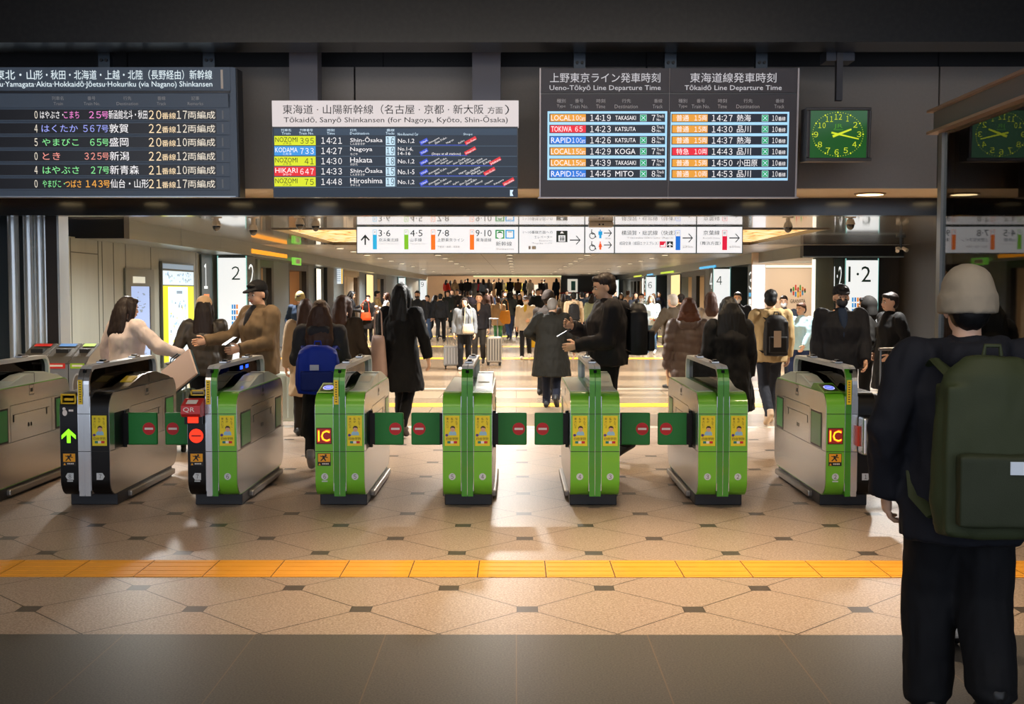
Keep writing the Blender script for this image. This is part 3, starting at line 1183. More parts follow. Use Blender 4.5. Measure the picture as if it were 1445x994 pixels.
NUM = glow('clock yellow green', '#d8e62a', .9)
sh = Sheet(fk, c4, [clock_face(), NUM])
sh.rect(162, 444, 474, 699, sh.mats[0], .003)
cx, cy, rx, ry = 314, 572, 136, 118
for i in range(60):
    a = 2 * math.pi * i / 60
    sh.disc(cx + rx * math.sin(a), cy - ry * math.cos(a), 4.6 if i % 5 == 0 else 2.0, NUM, .006, 10)
for n_, (x, y) in {1: (366, 488), 2: (408, 521), 3: (428, 572), 4: (403, 627), 5: (356, 659), 6: (307, 668), 7: (260, 659), 8: (217, 627), 9: (196, 573), 10: (228, 524), 11: (268, 490), 12: (316, 478)}.items():
    w_ = 12 if n_ < 10 else 20
    w_ = 7 if n_ == 1 else w_
    sh.text(str(n_), x - w_, y - 15, x + w_, y + 15, NUM, .006)
JRM = glow('clock emblem green', '#5aa82e', .6)
sh.text('JR', 292, 516, 340, 544, JRM, .006)
sh.rect(290, 546, 342, 549, JRM, .006)
sh.build('dial', B)
for nm, tip, tail, w_ in (('hour_hand', (386, 545), (285, 584), 7), ('minute_hand', (426, 598), (278, 563), 5)):
    sh = Sheet(fk, c4, [NUM])
    dx, dy = tip[0] - tail[0], tip[1] - tail[1]
    l_ = math.hypot(dx, dy)
    nx, ny = -dy / l_ * w_, dx / l_ * w_
    q = [(tail[0] + nx, tail[1] + ny), (tail[0] - nx, tail[1] - ny), (tip[0] - nx * .6, tip[1] - ny * .6), (tip[0] + nx * .6, tip[1] + ny * .6)]
    sh.tri(q, NUM, .012)
    sh.build(nm, B)
mb = MB()
X = P(1183.5, 120, 10.05).x - OK_.x
mb.box(X - .026, X + .026, .07, .13, .3, 4.28 - OK_.z, 0)
mb.build('post', mat('clock post', '#393a42', .45), B)
mb = MB()
z0 = P(1183, 86, 10.05).z - OK_.z
mb.box(X - .11, X + .13, .09, .30, z0, z0 + .09, 0)
mb.build('bracket', mat('clock bracket', '#39404e', .45), B)

# ------------------------------------------------------------------ hanging direction sign
YS = 20.3
OS = P(775, 338, YS)
fs = LFrame(Frame(OS), OS)
SIGNF = mat('sign frame', '#2f4a52', .4)
SW = glow('sign white', '#f3f3f6', .92)
S_INK = mat('sign ink', '#33444c', .6)
S_GRY = mat('sign small print', '#b9bcc4', .6)
B = thing('direction_sign', 'long white illuminated direction sign with line colours hanging across the concourse', 'sign', OS)
sh = Sheet(fs, lambda x, y: (x, y), [SIGNF])
sh.slab(503, 319, 1048.5, 358.2, -.2, 0, SIGNF)
sh.build('frame', B)


def d7(x, y): return 400 + x / 6.625, 290 + y / 6.625
def d8(x, y): return 580 + x / 6.625, 290 + y / 6.625
def e1(x, y): return 760 + x / 6.625, 290 + y / 6.625
def e2(x, y): return 940 + x / 6.625, 290 + y / 6.625


def face(x0, x1):
    s_ = Sheet(fs, lambda x, y: (x, y), [SW])
    s_.rect(x0, 320.3, x1, 357.1, SW, .003)
    return s_


def arrow_r(s_, x0, y0, x1, m, t=4.5):
    h = (x1 - x0) * .42
    s_.tri([(x0, y0 - t), (x1 - 4, y0 - t), (x1 - 4, y0 + t), (x0, y0 + t)], m, .006)
    s_.tri([(x1 - h - 3, y0 - h), (x1 - h + 7, y0 - h), (x1 + 2, y0), (x1 - 8, y0)], m, .007)
    s_.tri([(x1 - h - 3, y0 + h), (x1 - h + 7, y0 + h), (x1 + 2, y0), (x1 - 8, y0)], m, .007)


def badge(s_, x0, x1, y0, ym, y1, m, letters, tiny):
    s_.rect(x0, y0, x1, ym, m, .005)
    s_.rect(x0 + 3, y0 + 3, x1 - 3, ym, SW, .006)
    s_.text(letters, x0 + 10, y0 + 14, x1 - 10, ym - 12, S_INK, .007, 1)
    s_.rect(x0, ym, x1, y1, m, .005)


K_CY, K_GR, K_OR = glow('line colour light blue', '#25b4e8', .85), glow('line colour yellow green', '#80c622', .85), glow('line colour orange', '#f5761c', .9)
K_BL, K_RD = glow('line colour blue', '#1470d8', .9), glow('line colour red', '#e0143c', .9)
K_GN, K_SK = glow('pictogram green', '#0f9a45', .8), glow('pictogram sky blue', '#22a5e4', .85)
K_OW = glow('pictogram orange red', '#ee5a1e', .9)
s_ = face(504.2, 731.2)
s_.conv = d7
arrow = [(764, 370)]
s_.rect(758, 285, 771, 370, S_INK, .006)
s_.tri([(722, 322), (730, 332), (768, 292), (764, 272)], S_INK, .007)
s_.tri([(807, 322), (799, 332), (760, 292), (764, 272)], S_INK, .007)
badge(s_, 836, 873, 228, 274, 411, K_CY, 'JK', 1)
s_.text('3·6', 889, 229, 1000, 290, S_INK, .006)
s_.text('京浜東北線', 890, 306, 1076, 340, S_INK, .006)
s_.text('Keihin-Tōhoku Line', 892, 352, 1080, 364, S_GRY, .006, 1)
badge(s_, 1130, 1168, 228, 274, 411, K_GR, 'JY', 1)
s_.text('4·5', 1184, 229, 1300, 290, S_INK, .006)
s_.text('山手線', 1184, 306, 1294, 340, S_INK, .006)
s_.text('Yamanote Line', 1186, 352, 1330, 364, S_GRY, .006, 1)
s_.conv = d8
badge(s_, 187, 227, 228, 274, 415, K_OR, 'JU', 1)
s_.text('7·8', 245, 229, 356, 290, S_INK, .006)
s_.text('上野東京ライン', 247, 306, 498, 340, S_INK, .006)
s_.text('宇都宮・高崎・常磐線', 250, 376, 455, 398, S_GRY, .006, 1)
badge(s_, 550, 590, 228, 274, 415, K_OR, 'JT', 1)
s_.text('9·10', 604, 229, 754, 290, S_INK, .006)
s_.text('東海道線', 608, 306, 752, 340, S_INK, .006)
for x0, m_ in ((789, K_GN), (882, K_SK)):
    s_.rect(x0, 229, x0 + 84, 311, m_, .005)
    s_.rect(x0 + 12, 240, x0 + 72, 300, SW, .006)
s_.disc(831, 266, 24, K_GN, .0065)
s_.disc(831, 282, 27, SW, .007)
s_.rect(816, 252, 846, 258, S_INK, .0075)
s_.disc(924, 272, 30, SW, .0065)
s_.rect(905, 246, 943, 251, S_INK, .007)
s_.text('新幹線', 793, 338, 943, 380, S_INK, .006)
s_.text('Shinkansen', 793, 398, 960, 418, S_GRY, .006, 1)
s_.build('sign_panel', B)
s_ = face(732.6, 824.4)
s_.conv = d8
s_.text('1～10番線方面への', 1046, 236, 1325, 266, S_INK, .006)
s_.text('エレベーター', 1152, 282, 1322, 310, S_INK, .006)
s_.text('Elevator for', 1200, 322, 1320, 338, S_GRY, .006, 1)
s_.text('Tracks 1-10', 1130, 346, 1320, 362, S_GRY, .006, 1)
s_.rect(1098, 380, 1118, 410, S_GRY, .005)
s_.rect(1130, 380, 1168, 410, S_GRY, .005)
s_.conv = e1
s_.rect(166, 237, 270, 344, S_INK, .006)
s_.rect(186, 280, 250, 338, SW, .007)
s_.tri([(200, 262), (218, 240), (236, 262)], SW, .007)
for x in (205, 220, 235):
    s_.disc(x, 292, 5, S_INK, .008, 12)
    s_.rect(x - 5, 300, x + 5, 330, S_INK, .008)
arrow_r(s_, 292, 325, 390, S_INK, 5)
s_.build('sign_panel', B)
s_ = face(825.8, 866.4)
s_.conv = e1
for y, m_ in ((262, K_SK), (374, K_OW)):
    # wheelchair: head, back, wheel ring, foot
    s_.disc(497, y - 32, 6, S_INK, .007, 12)
    s_.tri([(490, y - 24), (499, y - 24), (505, y + 8), (496, y + 8)], S_INK, .007)
    s_.disc(503, y + 22, 30, S_INK, .006)
    s_.disc(503, y + 22, 23, SW, .0065)
    s_.rect(497, y + 2, 526, y + 10, S_INK, .0075)
    s_.tri([(520, y + 6), (527, y + 6), (541, y + 38), (533, y + 40)], S_INK, .0075)
    s_.disc(577, y - 29, 7, m_, .007, 12)
    if m_ is K_SK:
        s_.rect(559, y - 20, 596, y + 14, m_, .006)
        s_.rect(567, y + 10, 588, y + 46, m_, .0065)
    else:
        s_.tri([(570, y - 20), (584, y - 20), (594, y + 16), (560, y + 16)], m_, .006)
        s_.rect(568, y + 14, 586, y + 40, m_, .0065)
    arrow_r(s_, 610, y - 3, 684, S_INK, 4)
s_.text('30m', 624, 300, 676, 318, S_GRY, .006, 1)
s_.build('sign_panel', B)
s_ = face(867.8, 982.0)
s_.conv = e1
s_.text('横須賀・総武線（快速）', 775, 234, 1275, 280, S_INK, .006)
s_.text('Yokosuka·Sōbu Line (Rapid)', 825, 293, 1258, 316, S_GRY, .006, 1)
s_.text('成田空港（成田エクスプレス）', 755, 338, 1120, 372, S_INK, .006)
s_.rect(1131, 337, 1190, 393, K_RD, .005)
s_.tri([(1138, 388), (1138, 372), (1168, 372), (1184, 344), (1184, 388)], SW, .006)
s_.rect(1199, 337, 1256, 393, S_INK, .005)
s_.tri([(1227, 342), (1232, 356), (1250, 370), (1250, 376), (1232, 370), (1231, 384), (1238, 390), (1216, 390), (1223, 384), (1222, 370), (1204, 376), (1204, 370), (1222, 356)], SW, .006)
s_.conv = e2
badge(s_, 88, 133, 232, 288, 418, K_BL, 'JO', 1)
arrow_r(s_, 153, 305, 248, S_INK, 5)
s_.text('230m', 153, 375, 250, 398, S_GRY, .006, 1)
s_.build('sign_panel', B)
s_ = face(983.4, 1047.3)
s_.conv = e2
s_.text('京葉線', 347, 234, 500, 278, S_INK, .006)
s_.text('Keiyō Line', 345, 296, 502, 318, S_GRY, .006, 1)
s_.text('（舞浜方面）', 318, 336, 508, 372, S_INK, .006)
badge(s_, 524, 570, 232, 288, 418, K_RD, 'JE', 1)
arrow_r(s_, 590, 305, 686, S_INK, 5)
s_.text('600m', 590, 375, 690, 398, S_GRY, .006, 1)
s_.build('sign_panel', B)
for px in (560, 690, 800, 920, 1010):
    mb = MB()
    X = P(px, 338, YS).x - OS.x
    zt = P(px, 319.5, YS).z - OS.z
    mb.cyl((X, .1, zt), (X, .1, ZC - OS.z), .02, 0, 8)
    mb.build('hanger', STEEL, B)

# ------------------------------------------------------------------ ticket gates
GREEN = mat('gate green', '#6cb92a', .34, .05, coat=.3)
GREEN_D = mat('gate dark green', '#3d8c1c', .3, .15, coat=.3)
GBLACK = mat('gate black', '#08080a', .38, spec=.3)
GCHROME = mat('gate chrome', '#c8cacb', .2, .9)
STAIN = mat('gate brushed steel', '#bdbcb9', .25, .92, noise_amt=.08, noise_scale=2.5, stretch=(1, .3, 8))
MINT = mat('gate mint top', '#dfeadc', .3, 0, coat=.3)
SEAM = mat('gate seam', '#17180f', .6)
SILV = mat('gate silver trim', '#c9ccd0', .22, .85)
SMOKE = glass('smoked gate panel', '#23272b', .12)
GBASE = mat('gate base', '#14161c', .45)
RAIL = mat('gate base rail', '#8f8a84', .35, .75)
WINGRN = mat('gate window green', '#2c9a48', .3)
FLAPG = mat('flap green cover', '#127c30', .55, bump=.25, bump_scale=14)
FLAPR = mat('flap sign red', '#c1121c', .5)
FLAPW = mat('flap sign white', '#e8e3df', .5)
STK_Y = mat('sticker yellow', '#e9c918', .45)
STK_O = mat('sticker orange yellow', '#e9a212', .45)
STK_K = mat('sticker black', '#161412', .5)
NUMB = mat('number badge', '#c6cdd2', .5)
INKB = mat('number ink', '#101114', .5)
AD_Y = mat('poster yellow', '#e6d51c', .5)
AD_B, AD_S, AD_H = mat('poster blue shirt', '#8fc0dc', .5), mat('poster skin', '#d9a98a', .5), mat('poster hair', '#1a1512', .5)
AD_P, AD_R, AD_G = mat('poster purple', '#4d3a8a', .5), mat('poster red', '#c8202a', .5), mat('poster teal', '#1f7f74', .5)
LED_RED = glow('gate display red', '#ff5a12', 1.6)
LED_AMB = glow('gate display amber', '#ffd21e', 1.6)
LED_BG = mat('gate display off', '#2a0605', .4)
LED_BG2 = glow('gate display dull red', '#8a1505', .7)
LED_GRN = glow('gate arrow green', '#8dff1e', 1.5)
LED_RND = glow('gate round red', '#ff2a08', 1.8)
BLUEGL = glow('reader blue glow', '#5a6cff', 1.3)
BLUEW = glow('reader white ring', '#d8dcff', 1.0)
BLULED = glow('guard blue lamps', '#2a5cff', 1.8)

GL = 1.75
HALF = .185


def arc(cy, cz, r, a0, a1, n=6):
    return [(cy + r * math.cos(R(a0 + (a1 - a0) * i / n)), cz + r * math.sin(R(a0 + (a1 - a0) * i / n))) for i in range(n + 1)]


def body_profile(d=0.0):
    """side outline of the body (y, z), shrunk by d"""
    p = []
    p += arc(.13, .222, .13 - d, 270, 180)          # front lower corner
    p += arc(.13, .755, .13 - d, 180, 90)           # front shoulder
    p += arc(GL - .13, .755, .13 - d, 90, 0)
    p += arc(GL - .13, .222, .13 - d, 0, -90)
    return p


def guard_profile():
    o = [(-.008, .10)] + arc(.13, .95, .138, 180, 90, 8) + [(1.50, 1.088)] + arc(1.56, .978, .11, 90, 0, 8) + [(1.67, .88)]
    i = [(1.64, .88)] + arc(1.56, .978, .08, 0, 90, 8) + [(.13, 1.058)] + arc(.13, .95, .108, 90, 180, 8) + [(.022, .10)]
    return o, i


def no_entry(mb, fr, u, v, r, n, a, b):
    mb.disc(fr, u, v, r, n, a, 28)
    mb.frect(fr, u - r * .68, u + r * .68, v - r * .17, v + r * .17, n + .0015, b)


def poster(mb, fr, u, mi):
    """yellow school poster: three columns of vertical lettering, a young man in a blue shirt, the school's name"""
    w_, z0, z1, n = .0555, .484, .714, .003
    Y, K, B_, S, H, Pp, Rr, Gg, W_ = mi
    mb.frect(fr, u - w_, u + w_, z0, z1, n, Y)
    for txt, du in (('なんで、', .034), ('私が', .000), ('東大に⁉', -.034)):
        v = .700
        for ch in txt:
            if ch == '⁉':
                ch = '!?'
            mb.text(fr, ch, u + du - .0085, v - .019, u + du + .0085, v - .001, n + .001, K, 1, keep=True) if ch not in '、' else mb.text(fr, ch, u + du, v - .012, u + du + .006, v - .004, n + .001, K, 1)
            v -= .0215
    mb.fpoly(fr, [(u - .028, .565), (u + .034, .565), (u + .030, .588), (u + .016, .598), (u - .006, .598), (u - .022, .588)], n + .001, B_)
    mb.disc(fr, u + .005, .611, .0165, n + .0015, S, 16, ry=.020)
    mb.fpoly(fr, [(u - .012, .612), (u - .013, .626), (u - .003, .636), (u + .012, .636), (u + .023, .627), (u + .022, .612), (u + .017, .622), (u - .005, .624)], n + .002, H)
    mb.text(fr, '四谷学院', u - .046, .528, u + .046, .550, n + .001, K, 1)
    mb.disc(fr, u - .040, .566, .011, n + .001, Pp, 14)
    mb.frect(fr, u - .036, u + .038, .503, .521, n + .001, Gg)
    mb.frect(fr, u + .012, u + .038, .503, .521, n + .0015, Rr)
    mb.frect(fr, u - .012, u + .012, .503, .521, n + .0015, W_)


def number_badge(mb, fr, u, v, num, shape, a, b, caption):
    if shape == 'l':
        q = [(u - .034, v), (u - .018, v + .026), (u + .028, v + .026), (u + .028, v - .026), (u - .018, v - .026)][::-1]
    elif shape == 'r':
        q = [(u + .034, v), (u + .018, v + .026), (u - .028, v + .026), (u - .028, v - .026), (u + .018, v - .026)]
    else:
        q = [(u + .026 * math.cos(k * math.pi / 10), v + .026 * math.sin(k * math.pi / 10)) for k in range(20)]
    mb.fpoly(fr, q, .003, a)
    mb.text(fr, num, u - .010, v - .016, u + .010, v + .016, .0045, b, 2, keep=True)
    if caption:
        mb.frect(fr, u - .022, u + .022, v - .040, v - .031, .003, a)


def pictogram(mb, fr, u, a, b):
    """orange caution sticker: a running figure bumping into a flap, a warning strip below"""
    w_ = .05
    mb.frect(fr, u - w_, u + w_, .332, .428, .003, b)
    mb.frect(fr, u - w_ + .004, u + w_ - .004, .362, .424, .004, a)
    mb.disc(fr, u + .012, .413, .008, .005, b, 12)
    mb.fpoly(fr, [(u - .016, .412), (u + .004, .408), (u + .006, .390), (u - .010, .386)][::-1], .005, b)
    mb.fpoly(fr, [(u + .002, .408), (u + .028, .398), (u + .028, .392), (u + .002, .398)][::-1], .005, b)
    mb.fpoly(fr, [(u - .008, .392), (u + .004, .392), (u + .016, .372), (u + .008, .368)][::-1], .005, b)
    mb.fpoly(fr, [(u - .010, .392), (u - .002, .388), (u - .022, .368), (u - .030, .372)][::-1], .005, b)
    mb.fpoly(fr, [(u - .030, .410), (u - .014, .406), (u - .016, .400), (u - .030, .404)][::-1], .005, b)
    mb.fpoly(fr, [(u - w_ + .006, .337), (u - w_ + .024, .337), (u - w_ + .015, .354)], .005, a)
    for k in range(4):
        mb.frect(fr, u - .014 + k * .013, u - .005 + k * .013, .343, .352, .005, NUMB_I)


NUMB_I = 0


def touch_sticker(mb, fr, u, v0, v1, a, b):
    mb.frect(fr, u - .017, u + .017, v0, v1, .0035, a)
    for k in range(9):
        v = v1 - .012 - (v1 - v0 - .02) * k / 9
        mb.frect(fr, u - .007, u + .007, v - .009, v - .002, .0045, b)


def make_gate(X, label, left, right, numL, numR, led=None, flapL=False, flapR=False, humpL=False, humpR=True,
              readerL=False, readerR=False, postL=True, postR=True, qr=False, box=False, Y=8.75, shapeL='o', shapeR='o', stripe=('g', 'g')):
    global NUMB_I
    root = thing('fare_gate', label, 'ticket gate', (X, Y, 0), 0, None)
    col = {'g': GREEN, 'k': GBLACK}
    prof = body_profile()
    # the two shells that wrap front, top and back, with the deep green or chrome strips between
    for nm, x0, x1, c in (('shell', -HALF, -.046, left), ('shell', .046, HALF, right)):
        mb = MB()
        mb.prism_x(prof, x0, x1, 0)
        for z in (.441, .727):
            mb.box(x0, x1, -.0015, .02, z - .0022, z + .0022, 1)
        # flat top plate, lighter than the front
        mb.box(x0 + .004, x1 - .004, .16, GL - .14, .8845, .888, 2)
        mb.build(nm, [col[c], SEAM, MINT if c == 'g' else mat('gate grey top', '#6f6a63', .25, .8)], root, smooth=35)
    for nm, x0, x1, c in (('centre_strip', -.046, -.0012, stripe[0]), ('centre_strip', .0012, .046, stripe[1])):
        mb = MB()
        mb.prism_x([(y - .006 if y < .5 else y, z) for y, z in body_profile(.0)], x0, x1, 0)
        for z in (.441, .727):
            mb.box(x0, x1, -.0085, .02, z - .002, z + .002, 1)
        mb.build(nm, [GREEN_D if c == 'g' else GCHROME, SEAM], root, smooth=35)
    mb = MB()
    mb.box(-.0012, .0012, -.0075, .05, .11, .86)
    for x in (-.046, .046):
        mb.box(x - .0025, x + .0025, -.003, .05, .14, .86)
    mb.build('trim_strip', SILV, root)
    # side plates
    for sx, flap, wn in ((-1, flapL, 'left'), (1, flapR, 'right')):
        xo, xi = sx * (HALF + .003), sx * (HALF - .01)
        lo, hi = min(xo, xi), max(xo, xi)
        mb = MB()
        mb.prism_x(body_profile(.007), lo, hi, 0)
        e = sx * (HALF + .0035)
        a, b_ = min(e, e - sx * .004), max(e, e - sx * .004)
        # seams: long shoulder seam, bottom seam, vertical joints
        mb.box(a, b_, .02, GL - .02, .4385, .4425, 1)
        mb.box(a, b_, .50, GL - .30, .735, .739, 1)
        mb.box(a, b_, .50, .504, .441, .735, 1)
        mb.box(a, b_, 1.33, 1.334, .441, .735, 1)
        mb.box(a, b_, .55, 1.28, .655, .659, 1)
        for y in (.56, 1.22):
            mb.box(a, b_ + (.001 if sx > 0 else 0), y - .012, y + .012, .60, .655, 1)
        for y in (.85, .90):
            mb.box(a, b_ + (.001 if sx > 0 else 0), y - .015, y + .012, .535, .565, 1)
        for y, z in ((.92, .835),):
            mb.box(a, b_, y - .05, y + .05, z - .045, z + .045, 2)
            mb.box(a - .0005, b_ + .0005, y - .042, y + .042, z - .037, z + .037, 0)
            mb.box(a - .001, b_ + .001, y - .025, y + .025, z - .018, z + .012, 1)
        mb.build('side_plate', [STAIN, SEAM, mat('emblem frame', '#5f5a54', .4, .6)], root, smooth=35)
        for y0, y1 in ((.12, .46), (1.40, 1.66)):
            mb = MB()
            shut = flap and y0 < .2
            mb.box(a - .001, b_ + .001, y0, y1, .447, .722, 1)
            if not shut:
                mb.box(a - .003, b_ + .003, y0 + .03, y1 - .02, .462, .708, 0)
            mb.build('flap_window', [WINGRN, GBLACK], root)
        # base rail
        mb = MB()
        x0, x1 = sx * .168, sx * .215
        mb.box(min(x0, x1), max(x0, x1), .42, 1.60, .022, .072, 0)
        mb.build('base_rail', RAIL, root, bevel=.012)
        if flap:
            x0 = sx * (HALF + .0)
            f = MB()
            lo, hi = sorted((x0 + sx * .030, x0 + sx * .268))
            f.box(lo, hi, .315, .350, .449, .703, 0)
            fl_ = f.build('flap', [FLAPG], root, bevel=.011, seg=3)
            f = MB()
            fr = Frame((0, .3135, 0))
            no_entry(f, fr, x0 + sx * .205, .577, .049, .001, 0, 1)
            f.build('no_entry_sign', [FLAPR, FLAPW], fl_)
            f = MB()
            lo, hi = sorted((x0 - sx * .02, x0 + sx * .045))
            f.box(lo, hi, .305, .360, .455, .70, 0)
            f.cyl((x0 + sx * .012, .333, .43), (x0 + sx * .012, .333, .72), .014, 0, 12)
            f.build('flap_arm', GBLACK, root)
    # base
    mb = MB()
    mb.box(-.182, .182, .18, 1.60, 0, .093, 0)
    mb.build('base', GBASE, root, bevel=.006)
    # guard rail along the middle
    o_, i_ = guard_profile()
    for x0, x1, c in ((-.043, -.0015, stripe[0]), (.0015, .043, stripe[1])):
        mb = MB()
        n = len(o_)
        ii = i_[::-1]
        for k in range(n - 1):
            front = k < 6
            mi = 0 if front else 1
            q = [o_[k], o_[k + 1], ii[k + 1], ii[k]]
            vs = [(x0, y, z) for y, z in q] + [(x1, y, z) for y, z in q]
            mb.add(vs, [(0, 1, 5, 4), (2, 3, 7, 6), (0, 3, 2, 1), (4, 5, 6, 7)] + ([(3, 0, 4, 7)] if k == 0 else []) + ([(1, 2, 6, 5)] if k == n - 2 else []), mi)
        mb.build('guard_rail', [GREEN_D if c == 'g' else GCHROME, mat('guard silver top', '#dfe2e2', .3, .15)], root, smooth=35)
    mb = MB()
    mb.box(-.012, .012, .022, 1.64, .88, 1.058)
    mb.build('guard_panel', SMOKE, root)
    for y in (.42, 1.18):
        mb = MB()
        mb.box(-.03, .03, y - .07, y + .07, 1.089, 1.105, 0)
        mb.box(-.012, .02, y - .05, y + .03, 1.1045, 1.117, 1)
        mb.build('sensor_cover', [SILV, GBLACK], root, bevel=.004)
    # raised module on the top of a lane
    for sx, hump in ((-1, humpL), (1, humpR)):
        if not hump:
            continue
        x0, x1 = sorted((sx * .05, sx * (HALF - .008)))
        hp = [(.36, .884), (.50, .897), (.82, .962), (1.12, .972), (1.20, .968), (1.56, .905), (1.62, .884)]
        mb = MB()
        mb.prism_x(hp, x0, x1, 0)
        mb.box(x0, x1, 1.0, 1.012, .884, .9725, 1)
        s_ = right if sx > 0 else left
        mb.prism_x([(.62, .922), (.78, .956), (.78, .96), (.62, .926)], x0 + .015, x1 - .02, 2)
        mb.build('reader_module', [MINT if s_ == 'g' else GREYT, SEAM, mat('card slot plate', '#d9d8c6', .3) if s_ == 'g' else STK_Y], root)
    for sx, rd in ((-1, readerL), (1, readerR)):
        if not rd:
            continue
        xc = sx * .115
        mb = MB()
        s_ = right if sx > 0 else left
        mb.prism_x([(.07, .880), (.36, .935), (.42, .930), (.50, .884)], xc - .066, xc + .066, 0)
        fr = Frame((xc, .21, .9065 + .0025), (1, 0, 0), (0, .9825, .1863), (0, -.1863, .9825))
        mb.frect(fr, -.055, .055, -.085, .10, .001, 1)
        mb.disc(fr, 0, .0, .042, .002, 3, 24, ry=.062)
        mb.disc(fr, 0, .0, .036, .003, 2, 24, ry=.054)
        mb.frect(fr, -.02, .02, -.006, .006, .004, 3)
        mb.build('card_reader', [GREEN if s_ == 'g' else GBLACK, GBLACK, BLUEGL, BLUEW], root)
    # what is fixed on the front
    fr = Frame((0, 0, 0))
    for sx, on in ((-1, postL), (1, postR)):
        if on:
            mb = MB()
            poster(mb, fr, sx * .115, tuple(range(9)))
            mb.build('poster', [AD_Y, INKB, AD_B, AD_S, AD_H, AD_P, AD_R, AD_G, FLAPW], root)
    for sx, num, shp in ((-1, numL, shapeL), (1, numR, shapeR)):
        mb = MB()
        number_badge(mb, fr, sx * .115, .25, num, shp, 0, 1, bool(led) and sx == -1)
        mb.build('number_badge', [NUMB, INKB], root)
    if led:
        mb = MB()
        NUMB_I = 2
        pictogram(mb, fr, -.118, 0, 1)
        mb.build('caution_sticker', [STK_O, STK_K, FLAPW], root)
        mb = MB()
        u, v = -.118, .560
        mb.frect(fr, u - .058, u + .058, v - .062, v + .062, .003, 0)
        if led == 'ic':
            mb.frect(fr, u - .053, u + .053, v - .057, v + .057, .004, 1)
            mb.text(fr, 'IC', u - .046, v - .044, u + .046, v + .044, .006, 2, 2)
            for d in (-.002, .002):
                mb.text(fr, 'IC', u - .046 + d, v - .043 + d, u + .046 + d, v + .045 + d, .0065 + abs(d) * .1 + d * .05, 2, 2)
            mb.text(fr, 'IC', u - .043, v - .040, u + .043, v + .040, .0075, 3, 2)
            mats_ = [GBLACK, LED_BG2, LED_RED, LED_AMB]
        elif led == 'arrow':
            mb.frect(fr, u - .014, u + .014, v - .054, v + .03, .005, 1)
            mb.fpoly(fr, [(u, v + .054), (u - .054, v + .004), (u - .054, v - .026), (u, v + .022), (u + .054, v - .026), (u + .054, v + .004)], .0055, 1)
            mats_ = [GBLACK, LED_GRN]
        else:
            mb.disc(fr, u, v, .053, .005, 1, 30)
            mb.frect(fr, u - .038, u + .038, v - .006, v + .006, .0065, 2)
            mats_ = [GBLACK, LED_RND, mat('display bar', '#4a1206', .5)]
        mb.build('display', mats_, root)
        mb = MB()
        touch_sticker(mb, Frame((0, -.009, 0)), -.022 if led != 'ic' or X > 0 else -.022, .80, .985, 0, 1)
        mb.build('touch_sticker', [STK_Y, STK_K], root)
    if led == 'arrow':
        mb = MB()
        z = .835
        for a, b_, c, d in ((-.178, -.062, .865, .878), (-.178, -.062, .80, .812), (-.178, -.166, .80, .878), (-.074, -.062, .80, .878)):
            mb.box(a, b_, .002, .03, c, d, 0)
        mb.box(-.15, -.08, .0, .02, .826, .846, 0)
        mb.build('ticket_slot', [mat('slot yellow', '#dcb80e', .4)], root, bevel=.004)
        mb = MB()
        mb.disc(fr, -.145, .735, .018, .003, 0, 14, ry=.024)
        mb.disc(fr, -.150, .765, .012, .003, 0, 12)
        mb.frect(fr, -.115, -.08, .745, .76, .003, 0)
        mb.build('mascot_free_sticker', [FLAPW], root).name = 'notice_sticker'
    if qr:
        mb = MB()
        q = [(.02, .715), (-.11, .715), (-.14, .74), (-.13, .80), (-.02, .845), (.02, .845)]
        mb.prism_x(q, -.195, -.052, 0)
        mb.text(Frame((0, -.14, .74), (1, 0, 0), (0, .164, .986), (0, -.986, .164)), 'QR', -.178, .010, -.092, .050, .002, 1)
        sl = Frame((0, -.075, .8225), (1, 0, 0), (0, .925, .38), (0, -.38, .925))
        mb.frect(sl, -.165, -.085, -.035, .03, .004, 1)
        mb.build('code_reader', [mat('reader red', '#c01f24', .4), FLAPW], root)
        mb = MB()
        mb.box(-.19, -.058, -.06, .01, .655, .715, 0)
        mb.box(-.165, -.085, -.062, -.059, .665, .712, 1)
        mb.build('reader_lamp', [GBLACK, LED_RND], root)
        mb = MB()
        for a, b_, c, d in ((-.170, -.062, .895, .905), (-.170, -.062, .862, .870), (-.170, -.162, .862, .905), (-.070, -.062, .862, .905)):
            mb.box(a, b_, .04, .07, c, d, 0)
        mb.build('ticket_slot', [_M['slot yellow'] if 'slot yellow' in _M else mat('slot yellow', '#dcb80e', .4)], root)
        mb = MB()
        mb.frect(Frame((.013, 0, 0), (0, 1, 0), (0, 0, 1), (1, 0, 0)), .86, .96, 1.005, 1.035, .001, 0)
        mb.frect(Frame((.013, 0, 0), (0, 1, 0), (0, 0, 1), (1, 0, 0)), 1.06, 1.16, 1.005, 1.035, .001, 0)
        mb.build('status_lamp', [BLULED], root)
    if box:
        mb = MB()
        mb.box(.05, .33, -.16, .05, .43, .72, 0)
        mb.box(.046, .085, -.165, -.02, .435, .715, 1)
        mb.build('ticket_reader_box', [GBLACK, GCHROME], root, bevel=.015)
        mb = MB()
        mb.box(.030, .045, -.06, -.012, .49, .64, 0)
        mb.build('reader_lamp', [glow('reader side glow', '#b02c0c', .35)], root)
    return root


